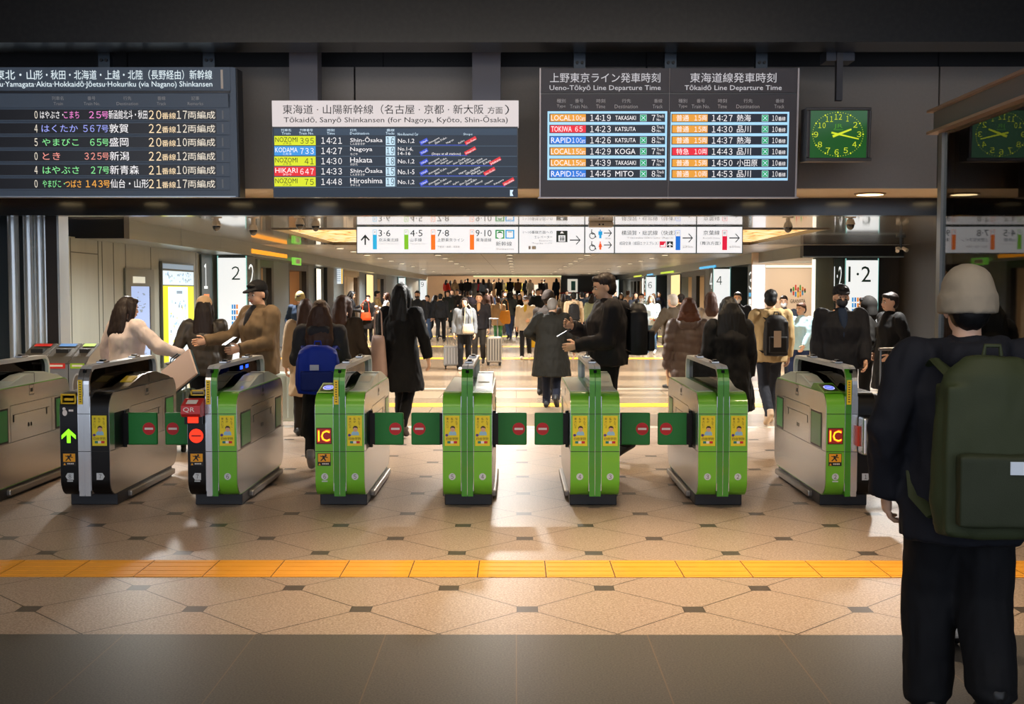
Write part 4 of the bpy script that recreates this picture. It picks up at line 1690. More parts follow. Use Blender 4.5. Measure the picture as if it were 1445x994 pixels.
GREYT = mat('gate grey top', '#6f6a63', .25, .8)
GX = [-.3676 + .967 * k for k in range(-4, 4)]
make_gate(GX[0], 'pale steel ticket gate at the far left edge, partly cut by the frame', 'g', 'g', '9', '8', postL=True, humpL=True)
make_gate(GX[1], 'black ticket gate with chrome stripes and a lit green arrow, numbers 8 and 7', 'k', 'k', '8', '7', led='arrow', flapR=True,
          stripe=('c', 'c'), postL=False, shapeL='l', shapeR='r')
make_gate(GX[2], 'half black half green ticket gate with a red code reader, numbers 7 and 6', 'k', 'g', '7', '6', led='round', flapL=True,
          stripe=('c', 'g'), postL=False, qr=True, shapeL='l')
make_gate(GX[3], 'green ticket gate with lit letters on its display, numbers 6 and 5', 'g', 'g', '6', '5', led='ic', flapR=True, postL=False, readerL=True)
make_gate(GX[4], 'green ticket gate in the middle of the row, numbers 5 and 4, two yellow posters', 'g', 'g', '5', '4', flapL=True, flapR=True)
make_gate(GX[5], 'green ticket gate with two yellow posters, numbers 4 and 3', 'g', 'g', '4', '3', flapL=True, flapR=True)
make_gate(GX[6], 'green ticket gate numbered 3 and 2 with steel left flank and open guard', 'g', 'g', '3', '2', flapL=True)
make_gate(GX[7], 'half green half black ticket gate with lit letters, numbers 2 and 1', 'g', 'k', '2', '1', led='ic', humpL=True, humpR=False,
          readerL=True, stripe=('g', 'c'), postL=False, postR=False, box=True, shapeR='r')

# ------------------------------------------------------------------ glass enclosure at the right
MULL = mat('glass frame grey', '#8d9190', .3, .6)
GXX = P(1330, 300, 9.4).x
root = thing('glass_partition', 'tall glass partition with a grey channel on top at the right edge', 'glass wall', (GXX, 0, 0))
mb = MB()
mb.box(-.03, .03, 9.36, 9.44, 0, 2.92)
mb.build('post', MULL, root)
mb = MB()
zt = P(1320, 187, 9.4).z
mb.box(-.008, .008, 4.0, 9.36, .05, zt)
mb.build('pane', glass('partition glass', '#cfe0dc', .45), root)
mb = MB()
mb.box(-.09, .06, 3.8, 9.55, zt + .0, zt + .022, 0)
mb.box(-.05, .05, 3.8, 9.50, zt + .022, zt + .175, 1)
mb.box(-.09, .06, 3.8, 9.55, zt + .175, zt + .195, 0)
mb.build('top_channel', [mat('channel flange', '#a88b76', .4, .3), mat('channel web', '#77726e', .45, .3)], root)
mb = MB()
mb.box(-.03, .03, 4.0, 9.4, 0, .06)
mb.build('base_channel', MULL, root)

# ------------------------------------------------------------------ recycling bins at the left
BINM = mat('bin steel', '#a9a69e', .3, .8, noise_amt=.1, noise_scale=6)
BTOP = mat('bin dark top', '#4a4742', .4, .4)
TAGC = {'red': mat('bin tag red', '#cf2a22', .5), 'green': mat('bin tag green', '#1f9a44', .5), 'blue': mat('bin tag blue', '#2f6cae', .5), 'lime': mat('bin tag lime', '#96c52a', .5)}
HOLE = mat('bin opening', '#0a0a0a', .6)
x_edges = [P(p, 500, 12.0).x for p in (24, 60, 96, 122)]
for i, (c, lab, top) in enumerate((('green', 'steel recycling bin with a green tag, cut by the left edge', 'red'), ('red', 'steel recycling bin with a red tag, middle of the three bins', 'blue'),
                                   ('lime', 'steel recycling bin with a lime tag, nearest the woman in white', 'lime'))):
    x0, x1 = x_edges[i], x_edges[i + 1]
    xc = (x0 + x1) / 2
    w_ = (x1 - x0) / 2 - .004
    root = thing('recycling_bin', lab, 'bin', (xc, 12.0, 0), 0)
    mb = MB()
    mb.prism_x([(0, .05), (0, .90), (.10, .97), (.42, 1.09), (.45, 1.09), (.45, .05)], -w_, w_, 0)
    mb.build('body', BINM, root)
    mb = MB()
    mb.prism_x([(-.004, .905), (.10, .977), (.42, 1.097), (.42, 1.092), (.10, .972), (.0, .90)], -w_ + .005, w_ - .005, 0)
    mb.box(-w_ * .5, w_ * .5, .18, .30, 1.00, 1.049, 1)
    mb.build('lid', [BTOP, HOLE], root)
    mb = MB()
    fr = Frame((0, -.004, 0))
    mb.frect(fr, -w_ * .8, w_ * .8, .855, .91, .002, 0)
    mb.frect(fr, -w_ * .6, w_ * .6, .875, .895, .003, 1)
    mb.build('tag', [TAGC[c], FLAPW], root)
    mb = MB()
    fr = Frame((0, .27, 1.047), (1, 0, 0), (0, .936, .351), (0, -.351, .936))
    mb.frect(fr, -w_ * .7, w_ * .7, .06, .13, .004, 0)
    mb.build('tag', [TAGC[top]], root)
    mb = MB()
    mb.disc(Frame((0, -.004, 0)), 0, .66, w_ * .62, .002, 0, 24, ry=.15)
    mb.disc(Frame((0, -.004, 0)), 0, .66, w_ * .5, .003, 1, 24, ry=.13)
    mb.build('opening', [mat('bin opening rim', '#d0cdc6', .3, .7), mat('bin opening dull', '#6d675e', .5)], root)
    mb = MB()
    mb.box(-w_, w_, .03, .43, 0, .05)
    mb.build('plinth', GBASE, root)

# ------------------------------------------------------------------ cameras and detectors under the concourse ceiling
DOME = mat('camera dome', '#26221f', .12, coat=.5)
CAMB = mat('camera housing', '#b4aca2', .35)
DL = ['domed security camera on the ceiling, nearest the left soffit', 'domed security camera on the ceiling, second from the left soffit', 'domed security camera left of the direction sign, paler of that pair',
      'domed security camera left of the direction sign with black dome', 'domed security camera right of the direction sign', 'domed security camera near the lit 1·2 panel']
for (px, py), lab in zip(((305.5, 319), (357.5, 325), (423, 317), (445.5, 319), (1112, 321), (1200, 317)), DL):
    Y = 17.9
    p = P(px, py, Y)
    root = thing('security_camera', lab, 'camera', (p.x, Y, ZC))
    r = .062
    mb = MB()
    mb.tube([(0, 0, 0), (0, 0, -.02)], [.085, .085], 0, 20)
    mb.tube([(0, 0, -.02), (0, 0, p.z - ZC + .05)], [.035, .035], 0, 14)
    mb.tube([(0, 0, p.z - ZC + .08), (0, 0, p.z - ZC)], [.05, .075], 0, 20)
    mb.build('housing', CAMB, root, smooth=40)
    mb = MB()
    mb.ball((0, 0, p.z - ZC), (r, r, .085), 0, 18, 10)
    mb.build('dome', DOME, root, smooth=60)
p = P(1271, 352, 24.0)
root = thing('security_camera', 'white bracketed bullet camera hanging in front of the black beam', 'camera', (p.x, 24.0, ZC))
mb = MB()
mb.tube([(0, 0, 0), (0, 0, -.03)], [.10, .10], 0, 20)
mb.tube([(0, 0, -.03), (0, 0, p.z - ZC)], [.03, .03], 0, 10)
mb.build('bracket', STEEL, root, smooth=40)
mb = MB()
mb.tube([(-.05, 0, p.z - ZC + .03), (-.10, -.1, p.z - ZC - .04)], [.032, .04], 0, 14)
mb.tube([(.04, 0, p.z - ZC + .03), (.10, -.1, p.z - ZC - .03)], [.032, .04], 0, 14)
mb.tube([(-.1, 0, p.z - ZC + .02), (.06, 0, p.z - ZC + .02)], [.03, .03], 0, 10)
mb.build('housing', mat('camera white', '#d8d4cc', .4), root, smooth=40)
p = P(849, 316, 19.0)
root = thing('ceiling_sensor', 'flat grey sensor unit under the ceiling before the toilet sign', 'sensor', (p.x, 19.2, ZC))
mb = MB()
mb.box(-.2, .2, -.12, .12, -.09, 0)
mb.build('housing', mat('sensor grey', '#8f8880', .4, .3), root, bevel=.02)
mb = MB()
for x in (-.03, .03):
    mb.disc(Frame((x, -.121, -.05)), 0, 0, .015, .001, 0, 12)
mb.build('lens', GBLACK, root)

# ------------------------------------------------------------------ lit things on the left wall
WL = Frame((XL + .006, 0, 0), (0, 1, 0), (0, 0, 1), (1, 0, 0))


def yl(px, X=XL): return -X * FX / (728 - px)
def yr(px, X=7.4): return X * FX / (px - 728)


MAPW, MAPY = glow('map white', '#dff0f8', .9), glow('map yellow', '#e6e21a', .9)
MAPB, MAPG = glow('map pale blue', '#aacbe4', .8), glow('map grey', '#8ea2b4', .7)
root = thing('station_map', 'tall lit station map with yellow side bands on the left wall', 'map', (XL + .012, yl(247), 1.25))
mb = MB()
y0, y1 = yl(225) - yl(247), yl(270) - yl(247)
mb.box(0, .05, y0, y1, -1.1, 1.0, 0)
mb.build('casing', mat('map casing', '#5a605c', .4, .4), root)
f = Frame((.052, 0, 0), (0, 1, 0), (0, 0, 1), (1, 0, 0))
mb = MB()
L_ = y1 - y0
mb.frect(f, y0 + .03, y1 - .03, -1.0, .52, 0, 1)
mb.frect(f, y0 + L_ * .16, y1 - L_ * .22, -1.0, .50, .001, 0)
mb.frect(f, y0 + .03, y1 - .03, .54, .82, .001, 0)
mb.frect(f, y0 + .03, y1 - .03, .86, .96, .001, 3)
random.seed(3)
for k in range(60):
    a, b_ = y0 + L_ * random.uniform(.2, .7), random.uniform(-.95, .2)
    mb.frect(f, a, a + random.uniform(.02, .10), b_, b_ + random.uniform(.02, .07), .002, random.choice((2, 2, 3, 3, 1)))
for k in range(40):
    a, b_ = y0 + L_ * random.uniform(.06, .9), random.uniform(.57, .78)
    mb.frect(f, a, a + .05, b_, b_ + random.uniform(.02, .05), .002, random.choice((2, 3)))
mb.frect(f, y0 + L_ * .42, y0 + L_ * .6, .36, .42, .002, 3)
mb.build('map_face', [MAPW, MAPY, MAPB, MAPG], root)
root = thing('notice_screen', 'narrow bluish lit notice screen on the grey wall beside the map', 'screen', (XL + .012, yl(195), 1.35))
y0, y1 = yl(182) - yl(195), yl(208) - yl(195)
mb = MB()
mb.box(0, .03, y0 - .28, y1 + .3, -1.1, .72, 0)
mb.build('casing', mat('screen surround', '#6c706a', .45, .2), root)
mb = MB()
f = Frame((.031, 0, 0), (0, 1, 0), (0, 0, 1), (1, 0, 0))
mb.frect(f, y0, y1, -1.0, .40, .001, 0)
mb.frect(f, y0 + .1, y1 - .25, .46, .58, .001, 2)
for k in range(50):
    a, b_ = random.uniform(y0 + .1, y1 - .3), random.uniform(-.9, .3)
    mb.frect(f, a, a + random.uniform(.04, .2), b_, b_ + random.uniform(.012, .03), .002, 1)
mb.frect(f, y1 - .02, y1 + .06, -1.0, .40, .001, 3)
mb.build('display', [glow('notice blue white', '#a9c0f0', .85), MAPG, glow('notice cream', '#e8e6d2', .7), GBLACK], root)


# number panels that stand out from the side walls
P_WHITE = glow('platform panel white', '#eef0ee', 1.0)
P_INK = mat('platform numeral', '#1f4d48', .5)
P_SIDE = mat('platform panel side', '#3d4a4c', .4)
P_NUM = glow('platform side numeral', '#f2f7f6', 1.0)
P_EDGE = glow('platform panel lit edge', '#8fdcd2', .7)


def platform_sign(label, px0, px1, Y, num, nrect, side_sx, bars, depth=.9, side_num=None):
    """white lit panel facing the gates with a dark flank that looks into the hall"""
    a, b_ = P(px0, 400, Y).x, P(px1, 400, Y).x
    xc = (a + b_) / 2
    root = thing('platform_sign', label, 'sign', (xc, Y, 0))
    h = ZS - .02
    mb = MB()
    mb.box(a - xc, b_ - xc, .012, depth, 0, h, 0)
    mb.box(a - xc - .004, a - xc + .02, .0, .03, 0, h, 1)
    mb.box(b_ - xc - .02, b_ - xc + .004, .0, .03, 0, h, 1)
    mb.build('casing', [P_SIDE, P_EDGE], root)
    f = LFrame(Frame((xc, Y, 0)), None)
    s_ = Sheet(f, lambda x, y: (x, y), [P_WHITE])
    s_.mb.frect(f, a - xc + .01, b_ - xc - .01, .05, h - .05, .001, 0)
    s_.text(num, *nrect, P_INK, .004, keep=True)
    if bars:
        x0, y0, w_, cols = bars
        for k, c in enumerate(cols):
            for j in range(5):
                s_.rect(x0 + w_ * k, y0 + j * 8, x0 + w_ * (k + .7), y0 + j * 8 + 6, c, .003)
    s_.build('lit_face', root)
    if side_num:
        mb = MB()
        xs_ = (b_ if side_sx > 0 else a) - xc
        f = Frame((xs_ + side_sx * .003, depth / 2, 0), (0, side_sx * 1, 0), (0, 0, 1), (side_sx, 0, 0))
        mb.text(f, side_num, -.25, 1.75, .25, 2.30, .002, 0)
        mb.frect(f, -.25, .25, 1.45, 1.62, .002, 1)
        for k in range(3):
            mb.frect(f, -.22, .2, 1.34 - .16 * k, 1.42 - .16 * k, .002, 0)
        mb.build('side_number', [P_NUM, glow('side tag', '#ee6a22', .9)], root)
    return root


BAR = [glow('bar light blue', '#3a9fe0', .8), glow('bar blue', '#2f7fc8', .8), glow('bar orange', '#f08a2a', .8), glow('bar deep orange', '#e4662a', .8)]
platform_sign('tall white lit panel with a green numeral 2 at the left of the concourse', 307, 348, 26.8, '2', (327, 376, 338.5, 395), 1, (327, 430, 3.2, BAR[:3]), side_num='2')
platform_sign('wide white lit panel reading 1·2 on the dark wall at the right', 1193, 1239.5, 28.95, '1·2', (1197, 376, 1229, 398), -1, (1202, 420, 3.6, BAR), depth=.2)
platform_sign('white lit panel with a green numeral 4 at the right of the concourse', 1006.5, 1030.5, 40, '4', (1011, 390, 1019, 402), -1, None, side_num='4')
platform_sign('white lit panel with a green numeral 6, further along the right side', 911.5, 925.5, 61.5, '6', (914.5, 398, 920, 407), -1, None, side_num='5')
platform_sign('farthest white lit panel on the right side, numeral 8', 864, 873, 78, '8', (866, 401, 869.5, 408), -1, None)
for px, lab in ((566, 'white lit upright panel far along the left side, nearer of the two'), (596, 'white lit upright panel far along the left side, beyond the other')):
    Y = 6.5 * FX / (728 - px)
    platform_sign(lab, px - 3.6, px + 6, Y, '7' if px < 580 else '9', (px - 2, 398, px + 2, 405), 1, None)

# first numeral, on the left wall itself
root = thing('platform_number', 'dark upright band with a white numeral 1 on the left wall beyond the map', 'sign', (XL + .012, yl(288), 0))
mb = MB()
y0, y1 = yl(282) - yl(288), yl(297) - yl(288)
mb.box(0, .04, y0, y1, 0, ZS - .02)
mb.build('backing', P_SIDE, root)
mb = MB()
f = Frame((.042, 0, 0), (0, 1, 0), (0, 0, 1), (1, 0, 0))
mb.text(f, '1', -.18, 1.72, .12, 2.28, .001, 0)
mb.frect(f, -.22, .25, 1.46, 1.60, .001, 1)
mb.frect(f, -.2, .25, 1.30, 1.42, .001, 0)
mb.build('lettering', [P_NUM, glow('side tag orange', '#f0852a', .9)], root)
# 1·2 flank on the right
YW = 29.2
a, b_ = P(1176, 400, YW).x, P(1188.6, 400, YW).x
root = thing('platform_number', 'dark grey band with narrow white 1·2 left of the wide lit panel', 'sign', ((a + b_) / 2, YW - .015, 0))
mb = MB()
mb.box(-(b_ - a) / 2, (b_ - a) / 2, -.05, 0, 0, ZS - .02)
mb.build('backing', P_SIDE, root)
s_ = Sheet(LFrame(Frame(((a + b_) / 2, YW - .052, 0)), None), lambda x, y: (x, y), [P_NUM])
s_.fr.O = Vector((0, -.052, 0))
s_.text('1·2', 1176.5, 376, 1188, 404, P_NUM, .001)
s_.build('lettering', root)

# ------------------------------------------------------------------ side walls further in
WARMR = glow('warm glowing shop wall', '#f4d6ac', 1.15)  # shop lighting put into the back wall as its own glow
ORNG = glow('orange glowing room wall', '#f2b67c', 1.15)  # room light likewise painted in as glow of the wall
DKM = mat('dark mullion', '#26282a', .35, .3)
GRW = mat('grey blue wall', '#707a7e', .4, .2)
GRW2 = mat('grey wall', '#6a655f', .45)
LSTRIP = glow('white light column', '#fff6e0', 1.3)
LGOLD = glow('gold light column', '#ffdf9a', 1.15)


def side_run(name, X, sx, runs, Y0, Y1):
    """a side wall made of solid lengths and open bays; runs = (y0, y1, depth) of the bays"""
    mb = MB()
    y = Y0
    o = X + sx * .3
    for a, b_, d in sorted(runs) + [(Y1, Y1, 0)]:
        if a > y:
            mb.box(min(X, o), max(X, o), y, a, 0, ZS + .02, 0)
        y = b_
    return structure(mb.build(name, [GRW]))


def bay(name, X, sx, y0, y1, depth, back, top=2.3, mull=()):
    """a shop bay set back from the wall; glowing backs stand for lamplight"""
    xb = X + sx * depth
    mb = MB()
    lo, hi = min(xb, xb + sx * .1), max(xb, xb + sx * .1)
    mb.box(lo, hi, y0 - .1, y1 + .1, 0, ZS, 0)
    lo, hi = min(X + sx * .3, xb), max(X + sx * .3, xb)
    mb.box(lo, hi, y0 - .1, y0, 0, ZS, 1)
    mb.box(lo, hi, y1, y1 + .1, 0, ZS, 1)
    mb.box(min(X, xb), max(X, xb), y0, y1, top, ZS + .02, 2)
    for a, b_ in mull:
        mb.box(min(X, X + sx * .15), max(X, X + sx * .15), a, b_, 0, top, 2)
    return structure(mb.build(name, [back, mat('cream bay side', '#c9b193', .5), DKM]))


XW = -6.7
baysL = [(30.5, 32.2, 1.2), (34.3, 37.6, 1.6), (45.3, 49.8, .5), (56, 60, 1.5)]
side_run('wall_left_far', XW, -1, [b for b in baysL], 30.2, 84)
bay('window_1', XW, -1, 30.5, 32.2, 1.2, WARMR, mull=[(30.5, 30.6), (31.9, 32.2)])
bay('window_2', XW, -1, 34.3, 37.6, 1.6, ORNG, mull=[(34.3, 34.45), (37.2, 37.6)])
bay('window_3', XW, -1, 56, 60, 1.5, WARMR, mull=[(56, 56.3), (59, 60)])
# elevator
mb = MB()
mb.box(XW - .5, XW - .16, 45.3, 49.8, 0, 2.25, 0)
mb.box(XW - .5, XW, 45.2, 45.32, 0, 2.3, 1)
mb.box(XW - .5, XW, 49.2, 49.8, 0, 2.3, 2)
mb.box(XW - .5, XW, 45.2, 49.8, 2.25, ZS + .02, 3)
mb.box(XW - .165, XW - .155, 47.2, 47.23, 0, 2.25, 2)
structure(mb.build('door_1', [mat('elevator door cream', '#f0dfc4', .4, 0), DKM, mat('elevator frame brown', '#5d4f42', .35, .4), mat('cream lintel', '#d8c4a4', .5)]))
for name, X, sx, y0, y1, m_, lab in (('light_column', XW, 1, 51.8, 54.2, LGOLD, 'glowing cream upright light panel just beyond the elevator'),
                                    ('light_column', XW, 1, 38.8, 39.7, LSTRIP, 'thin white upright light strip before the elevator'),
                                    ('light_column', 7.4, -1, 52.2, 55.2, LGOLD, 'golden upright light panel past the shop on the right'),
                                    ('light_column', 7.4, -1, 67, 67.8, LSTRIP, 'thin white upright light strip far along the right side')):
    mb = MB()
    lo, hi = sorted((X + sx * .002, X + sx * .05))
    mb.box(lo - X, hi - X, 0, y1 - y0, 0, 2.42, 0)
    e = .06
    mb.box(lo - X, hi - X + .002 * sx, -e, 0, 0, 2.44, 1)
    mb.box(lo - X, hi - X + .002 * sx, y1 - y0, y1 - y0 + e, 0, 2.44, 1)
    o = mb.build(name, [m_, DKM], None, loc=(X, y0, 0))
    tag(o, lab, 'light')
mb = MB()
mb.box(XW + .001, XW + .12, 40.6, 42.0, 0, ZS)
structure(mb.build('column_dark', mat('dark column', '#2c2f33', .3, .3)))
# red face poster, exit sign, orange band on the soffit, yellow notice
f = Frame((XW - 1.585, 36.2, 1.72), (0, 1, 0), (0, 0, 1), (1, 0, 0))
mb = MB()
mb.frect(f, -.75, .75, -.24, .24, .004, 0)
for u in (-.3, .25):
    mb.frect(f, u - .14, u + .14, .0, .14, .006, 1)
mb.frect(f, -.3, .3, -.14, -.04, .006, 1)
tag(mb.build('poster', [glow('poster red lit', '#dc2a18', .8), FLAPW]), 'small red poster on the orange lit wall at the left', 'poster')
mb = MB()
mb.box(-6.23, -6.205, 27.4, 31.6, 2.56, 2.66, 0)
tag(mb.build('light_band', [glow('orange light band', '#ffa21e', 1.1)]), 'orange glowing band on the left soffit', 'light')
mb = MB()
mb.box(-6.2, -6.12, 32.2, 33.2, 2.40, 2.60, 0)
mb.frect(Frame((-6.118, 32.7, 2.5), (0, 1, 0), (0, 0, 1), (1, 0, 0)), -.3, .3, -.06, .06, .001, 1)
tag(mb.build('exit_sign', [glow('exit sign green', '#7fd04a', .9), FLAPW]), 'small green lit exit sign hanging under the left soffit', 'sign')
p0, p1 = P(470, 390, 43.6), P(483.5, 390, 43.6)
root = thing('hanging_notice', 'white hanging notice with yellow edges beside the elevator', 'sign', ((p0.x + p1.x) / 2, 43.6, 2.1))
mb = MB()
hw = (p1.x - p0.x) / 2
mb.box(-hw, hw, 0, .06, -.15, .42, 0)
mb.box(-hw, -hw + .05, -.004, .0, -.15, .42, 1)
mb.box(hw - .05, hw, -.004, .0, -.15, .42, 1)
for k in range(6):
    mb.box(-hw + .08, hw - .08, -.003, 0, .33 - k * .075, .35 - k * .075, 2)
mb.build('notice_face', [glow('notice white', '#dfe8ee', .9), glow('notice yellow', '#f0c020', .9), MAPG], root)

# right side
DKW = mat('dark concrete wall', '#3a3633', .5, noise_amt=.25, noise_scale=5, stretch=(3, 1, .4))
mb = MB()
mb.box(P(1149.5, 400, 29.3).x, 13, 29.25, 29.5, 0, ZC, 0)
mb.box(P(1149.5, 400, 29.2).x, P(1176, 400, 29.2).x, 29.2, 29.26, 0, ZS, 1)
structure(mb.build('wall_right', [DKW, mat('grey green facing', '#5b6159', .45, .1, noise_amt=.12, noise_scale=3, stretch=(4, 1, .4))]))
mb = MB()
mb.box(9.6, 9.8, 12, 29.3, 0, ZC)
structure(mb.build('wall_right_near', DKW))
# alcove with the shopping arcade's emblem
A0, A1 = P(1062, 400, 34.2).x, P(1152, 400, 34.2).x
mb = MB()
mb.box(A0, A1 + .9, 34.2, 34.4, 0, ZC, 0)
mb.box(P(1062, 400, 34.1).x, P(1079, 400, 34.1).x, 34.05, 34.2, 0, 2.44, 1)
structure(mb.build('wall_alcove', [mat('beige alcove wall', '#e2c9ae', .5), glow('white lit column', '#f4f4fa', .95)]))
mb = MB()
x0, x1 = P(1080, 400, 34).x, P(1149, 400, 34).x
mb.box(x0, x1, 33.86, 33.98, 2.36, 2.42, 0)
mb.box(P(1146.2, 400, 29.2).x, P(1149.2, 400, 29.2).x, 29.1, 29.25, 0, 2.46, 0)
tag(mb.build('light_line', [LSTRIP]), 'white light line framing the beige alcove at the right', 'light')
lamp('alcove_light', 'AREA', ((A0 + A1) / 2 + .2, 32.6, 2.45), (R(20), 0, 0), 60, (1, .88, .72), shape='RECTANGLE', size=1.2, size_y=.6)
YG = 34.19
OG = Vector((P(1126, 400, YG).x, YG, 1.5))
f = LFrame(Frame(P(1125.5, 411, YG)), None)
og = P(1125.5, 411, YG)
EM = [mat('emblem ' + n, c, .5) for n, c in (('red', '#e03a24'), ('orange', '#f08a1e'), ('yellow', '#f0c020'), ('green', '#55ac3a'), ('blue', '#3f9fd8'), ('navy', '#31609a'), ('ink', '#2b2724'))]
s_ = Sheet(f, e2, list(EM))
bars = [(1168, 790, 12, 6), (1168, 804, 8, 4), (1190, 782, 26, 3), (1190, 822, 26, 0), (1211, 768, 40, 0), (1211, 830, 36, 4), (1233, 788, 34, 0), (1233, 830, 52, 2),
        (1254, 770, 40, 3), (1254, 828, 40, 1), (1276, 782, 28, 1), (1276, 818, 30, 4), (1297, 790, 14, 0), (1297, 806, 10, 3)]
for x, y, h, c in bars:
    s_.rect(x - 7, y - h / 2, x + 7, y + h / 2, EM[c], .006)
    s_.disc(x, y - h / 2, 7, EM[c], .006, 12)
    s_.disc(x, y + h / 2, 7, EM[c], .006, 12)
s_.text('GRANSTA', 1160, 878, 1302, 912, EM[6], .006)
s_.build('lettering', None)
o = bpy.data.objects[s_.mb and 'lettering'] if False else COL.objects[-1]
o.name = 'shop_emblem'
o.location = og
tag(o, 'emblem of coloured bars with the arcade name on the beige alcove wall', 'emblem')

baysR = [(37.0, 40.0, 1.2), (45.5, 52.0, 1.4), (57, 61.4, 1.2), (63.5, 66.5, .8), (69, 75, 1.0)]
side_run('wall_right_far', 7.4, 1, baysR, 34.4, 84)
mb = MB()
for y0, y1 in ((37, 40), (57, 61.4)):
    mb.box(8.5, 8.6, y0, y1, 0, ZS, 0)
    mb.box(7.4, 8.6, y1 - .02, y1, 0, ZS, 0)
structure(mb.build('window_4', [mat('dark teal opening', '#1f3036', .3)]))
bay('window_5', 7.4, 1, 45.5, 52.0, 1.4, WARMR, mull=[(47.8, 49.0), (45.5, 45.8)])
bay('window_6', 7.4, 1, 63.5, 66.5, .8, mat('grey shop back', '#8a8178', .5))
bay('window_7', 7.4, 1, 69, 75, 1.0, mat('grey brown shop back', '#7b6d60', .5), mull=[(71, 71.5), (73, 73.4)])
# number 3 band, yellow shop poster, colour bands on the right soffit
mb = MB()
root = thing('platform_number', 'dark upright band with a white numeral 3 left of the alcove', 'sign', (7.38, 36.4, 0))
mb.box(-.04, 0, -.45, .5, 0, ZS - .02)
mb.build('backing', P_SIDE, root)
mb = MB()
f = Frame((-.042, 0, 0), (0, -1, 0), (0, 0, 1), (-1, 0, 0))
mb.text(f, '3', -.3, 1.72, .25, 2.28, .001, 0)
mb.frect(f, -.28, .25, 1.50, 1.62, .001, 1)
for k in range(2):
    mb.frect(f, -.28, .2, 1.26 - .18 * k, 1.42 - .18 * k, .001, 0)
mb.build('lettering', [P_NUM, glow('side tag blue', '#39a6d8', .9)], root)
mb = MB()
mb.frect(Frame((8.78, 49.6, 0), (0, -1, 0), (0, 0, 1), (-1, 0, 0)), -1.6, 1.2, 1.1, 2.0, .001, 0)
tag(mb.build('poster', [glow('poster yellow lit', '#d8a818', .8)]), 'yellow poster inside the lit shop on the right', 'poster')
for i, (y0, y1, c) in enumerate(((41.5, 45, '#4ab8ee'), (52.5, 57, '#c2e23a'), (66, 70, '#d8e84a'), (60.5, 63, '#6cc0ea'))):
    mb = MB()
    mb.box(7.08, 7.115, y0, y1, 2.52, 2.60, 0)
    tag(mb.build('light_band', [glow('light band %d' % i, c, 1.0)]),
        ['pale blue glowing band on the right soffit over the numeral 4 panel', 'lime green glowing band on the right soffit over the warm shop', 'yellow green glowing band on the right soffit near the hall end', 'dim blue glowing band on the right soffit beyond the lime one'][i], 'light')

# ------------------------------------------------------------------ the end of the concourse: stairs and the floor above
STN = mat('stair stone', '#6b5f52', .5)
mb = MB()
n = 9
for k in range(n):
    mb.box(-6.6, 6.0, 76 + k * .55, 76 + (k + 1) * .55, 0, .098 * (k + 1), 0)
mb.box(-6.6, 6.0, 76 + n * .55, 95, 0, .098 * n, 0)
structure(mb.build('stairs_floor', STN))
mb = MB()
mb.box(-9, 10, 94.5, 94.8, 0, 4.4, 0)
mb.box(-9, 10, 83, 83.3, ZC - .02, 4.4, 1)
mb.box(3.2, 10, 83.4, 83.6, 0, 3.0, 2)
structure(mb.build('wall_end', [mat('end wall tan', '#8a6f52', .5, noise_amt=.2, noise_scale=1.2), mat('end header', '#6f675c', .5), mat('end wall dark', '#222a30', .5)]))
mb = MB()
mb.box(-9, 10, 83.3, 95, 3.6, 3.7)
structure(mb.build('ceiling_end', mat('end ceiling', '#7c6c58', .5)))
for X in (-3, 1.5):
    lamp('end_light', 'POINT', (X, 88, 3.3), (0, 0, 0), 1500, (1, .8, .55), shadow_soft_size=.2)
mb = MB()
mb.box(P(668, 389, 82.9).x, P(792, 389, 82.9).x, 82.75, 82.9, ZC - .10, ZC - .01)
tag(mb.build('light_strip', [glow('end strip', '#e6ecb0', 1.0)]), 'thin pale yellow light strip across the far end of the ceiling', 'light')
for i, (x0, x1, m_) in enumerate(((711, 717, 0), (722, 728, 0), (732, 739, 0))):
    mb = MB()
    a, b_ = P(x0, 402, 94.2), P(x1, 410, 94.2)
    mb.box(a.x, b_.x, 94.2, 94.48, b_.z - .05, a.z + .1)
    tag(mb.build('lit_sign', [glow('far sign yellow', '#e8cc1e', .9)]), ['yellow lit sign over the far stairs, first from the left', 'yellow lit sign over the far stairs, middle of three', 'yellow lit sign over the far stairs, third from the left'][i], 'sign')
for i, (x0, x1, y0, y1) in enumerate(((721, 729, 405, 420), (754, 761, 402, 419), (801, 815, 394, 426))):
    mb = MB()
    Y = 83.24 if i == 2 else 94.0
    a, b_ = P(x0, y0, Y), P(x1, y1, Y)
    mb.box(a.x, b_.x, Y, Y + .15, b_.z, a.z)
    if i == 2:
        mb.box(P(806, 398, Y).x, P(812, 398, Y).x, Y - .01, Y, P(806, 410, Y).z, a.z - .15, 1)
    tag(mb.build('poster', [glow('far poster white', '#e2dccb', .75), mat('far poster teal', '#2f8a86', .5)]), ['white lit board between the yellow signs at the far end', 'slim white lit board at the far end, right of the yellow signs', 'tall white poster with a teal shape at the far end'][i], 'poster')
mb = MB()
mb.cyl((3.0, 82.5, 1.55), (6.6, 82.5, 1.62), .05, 0, 8)
mb.box(2.95, 3.05, 82.45, 82.55, 0, 1.6)
mb.box(6.55, 6.65, 82.45, 82.55, 0, 1.66)
tag(mb.build('barrier', [mat('red barrier', '#b01f2a', .5)]), 'red barrier rail before the dark wall at the far end', 'barrier')

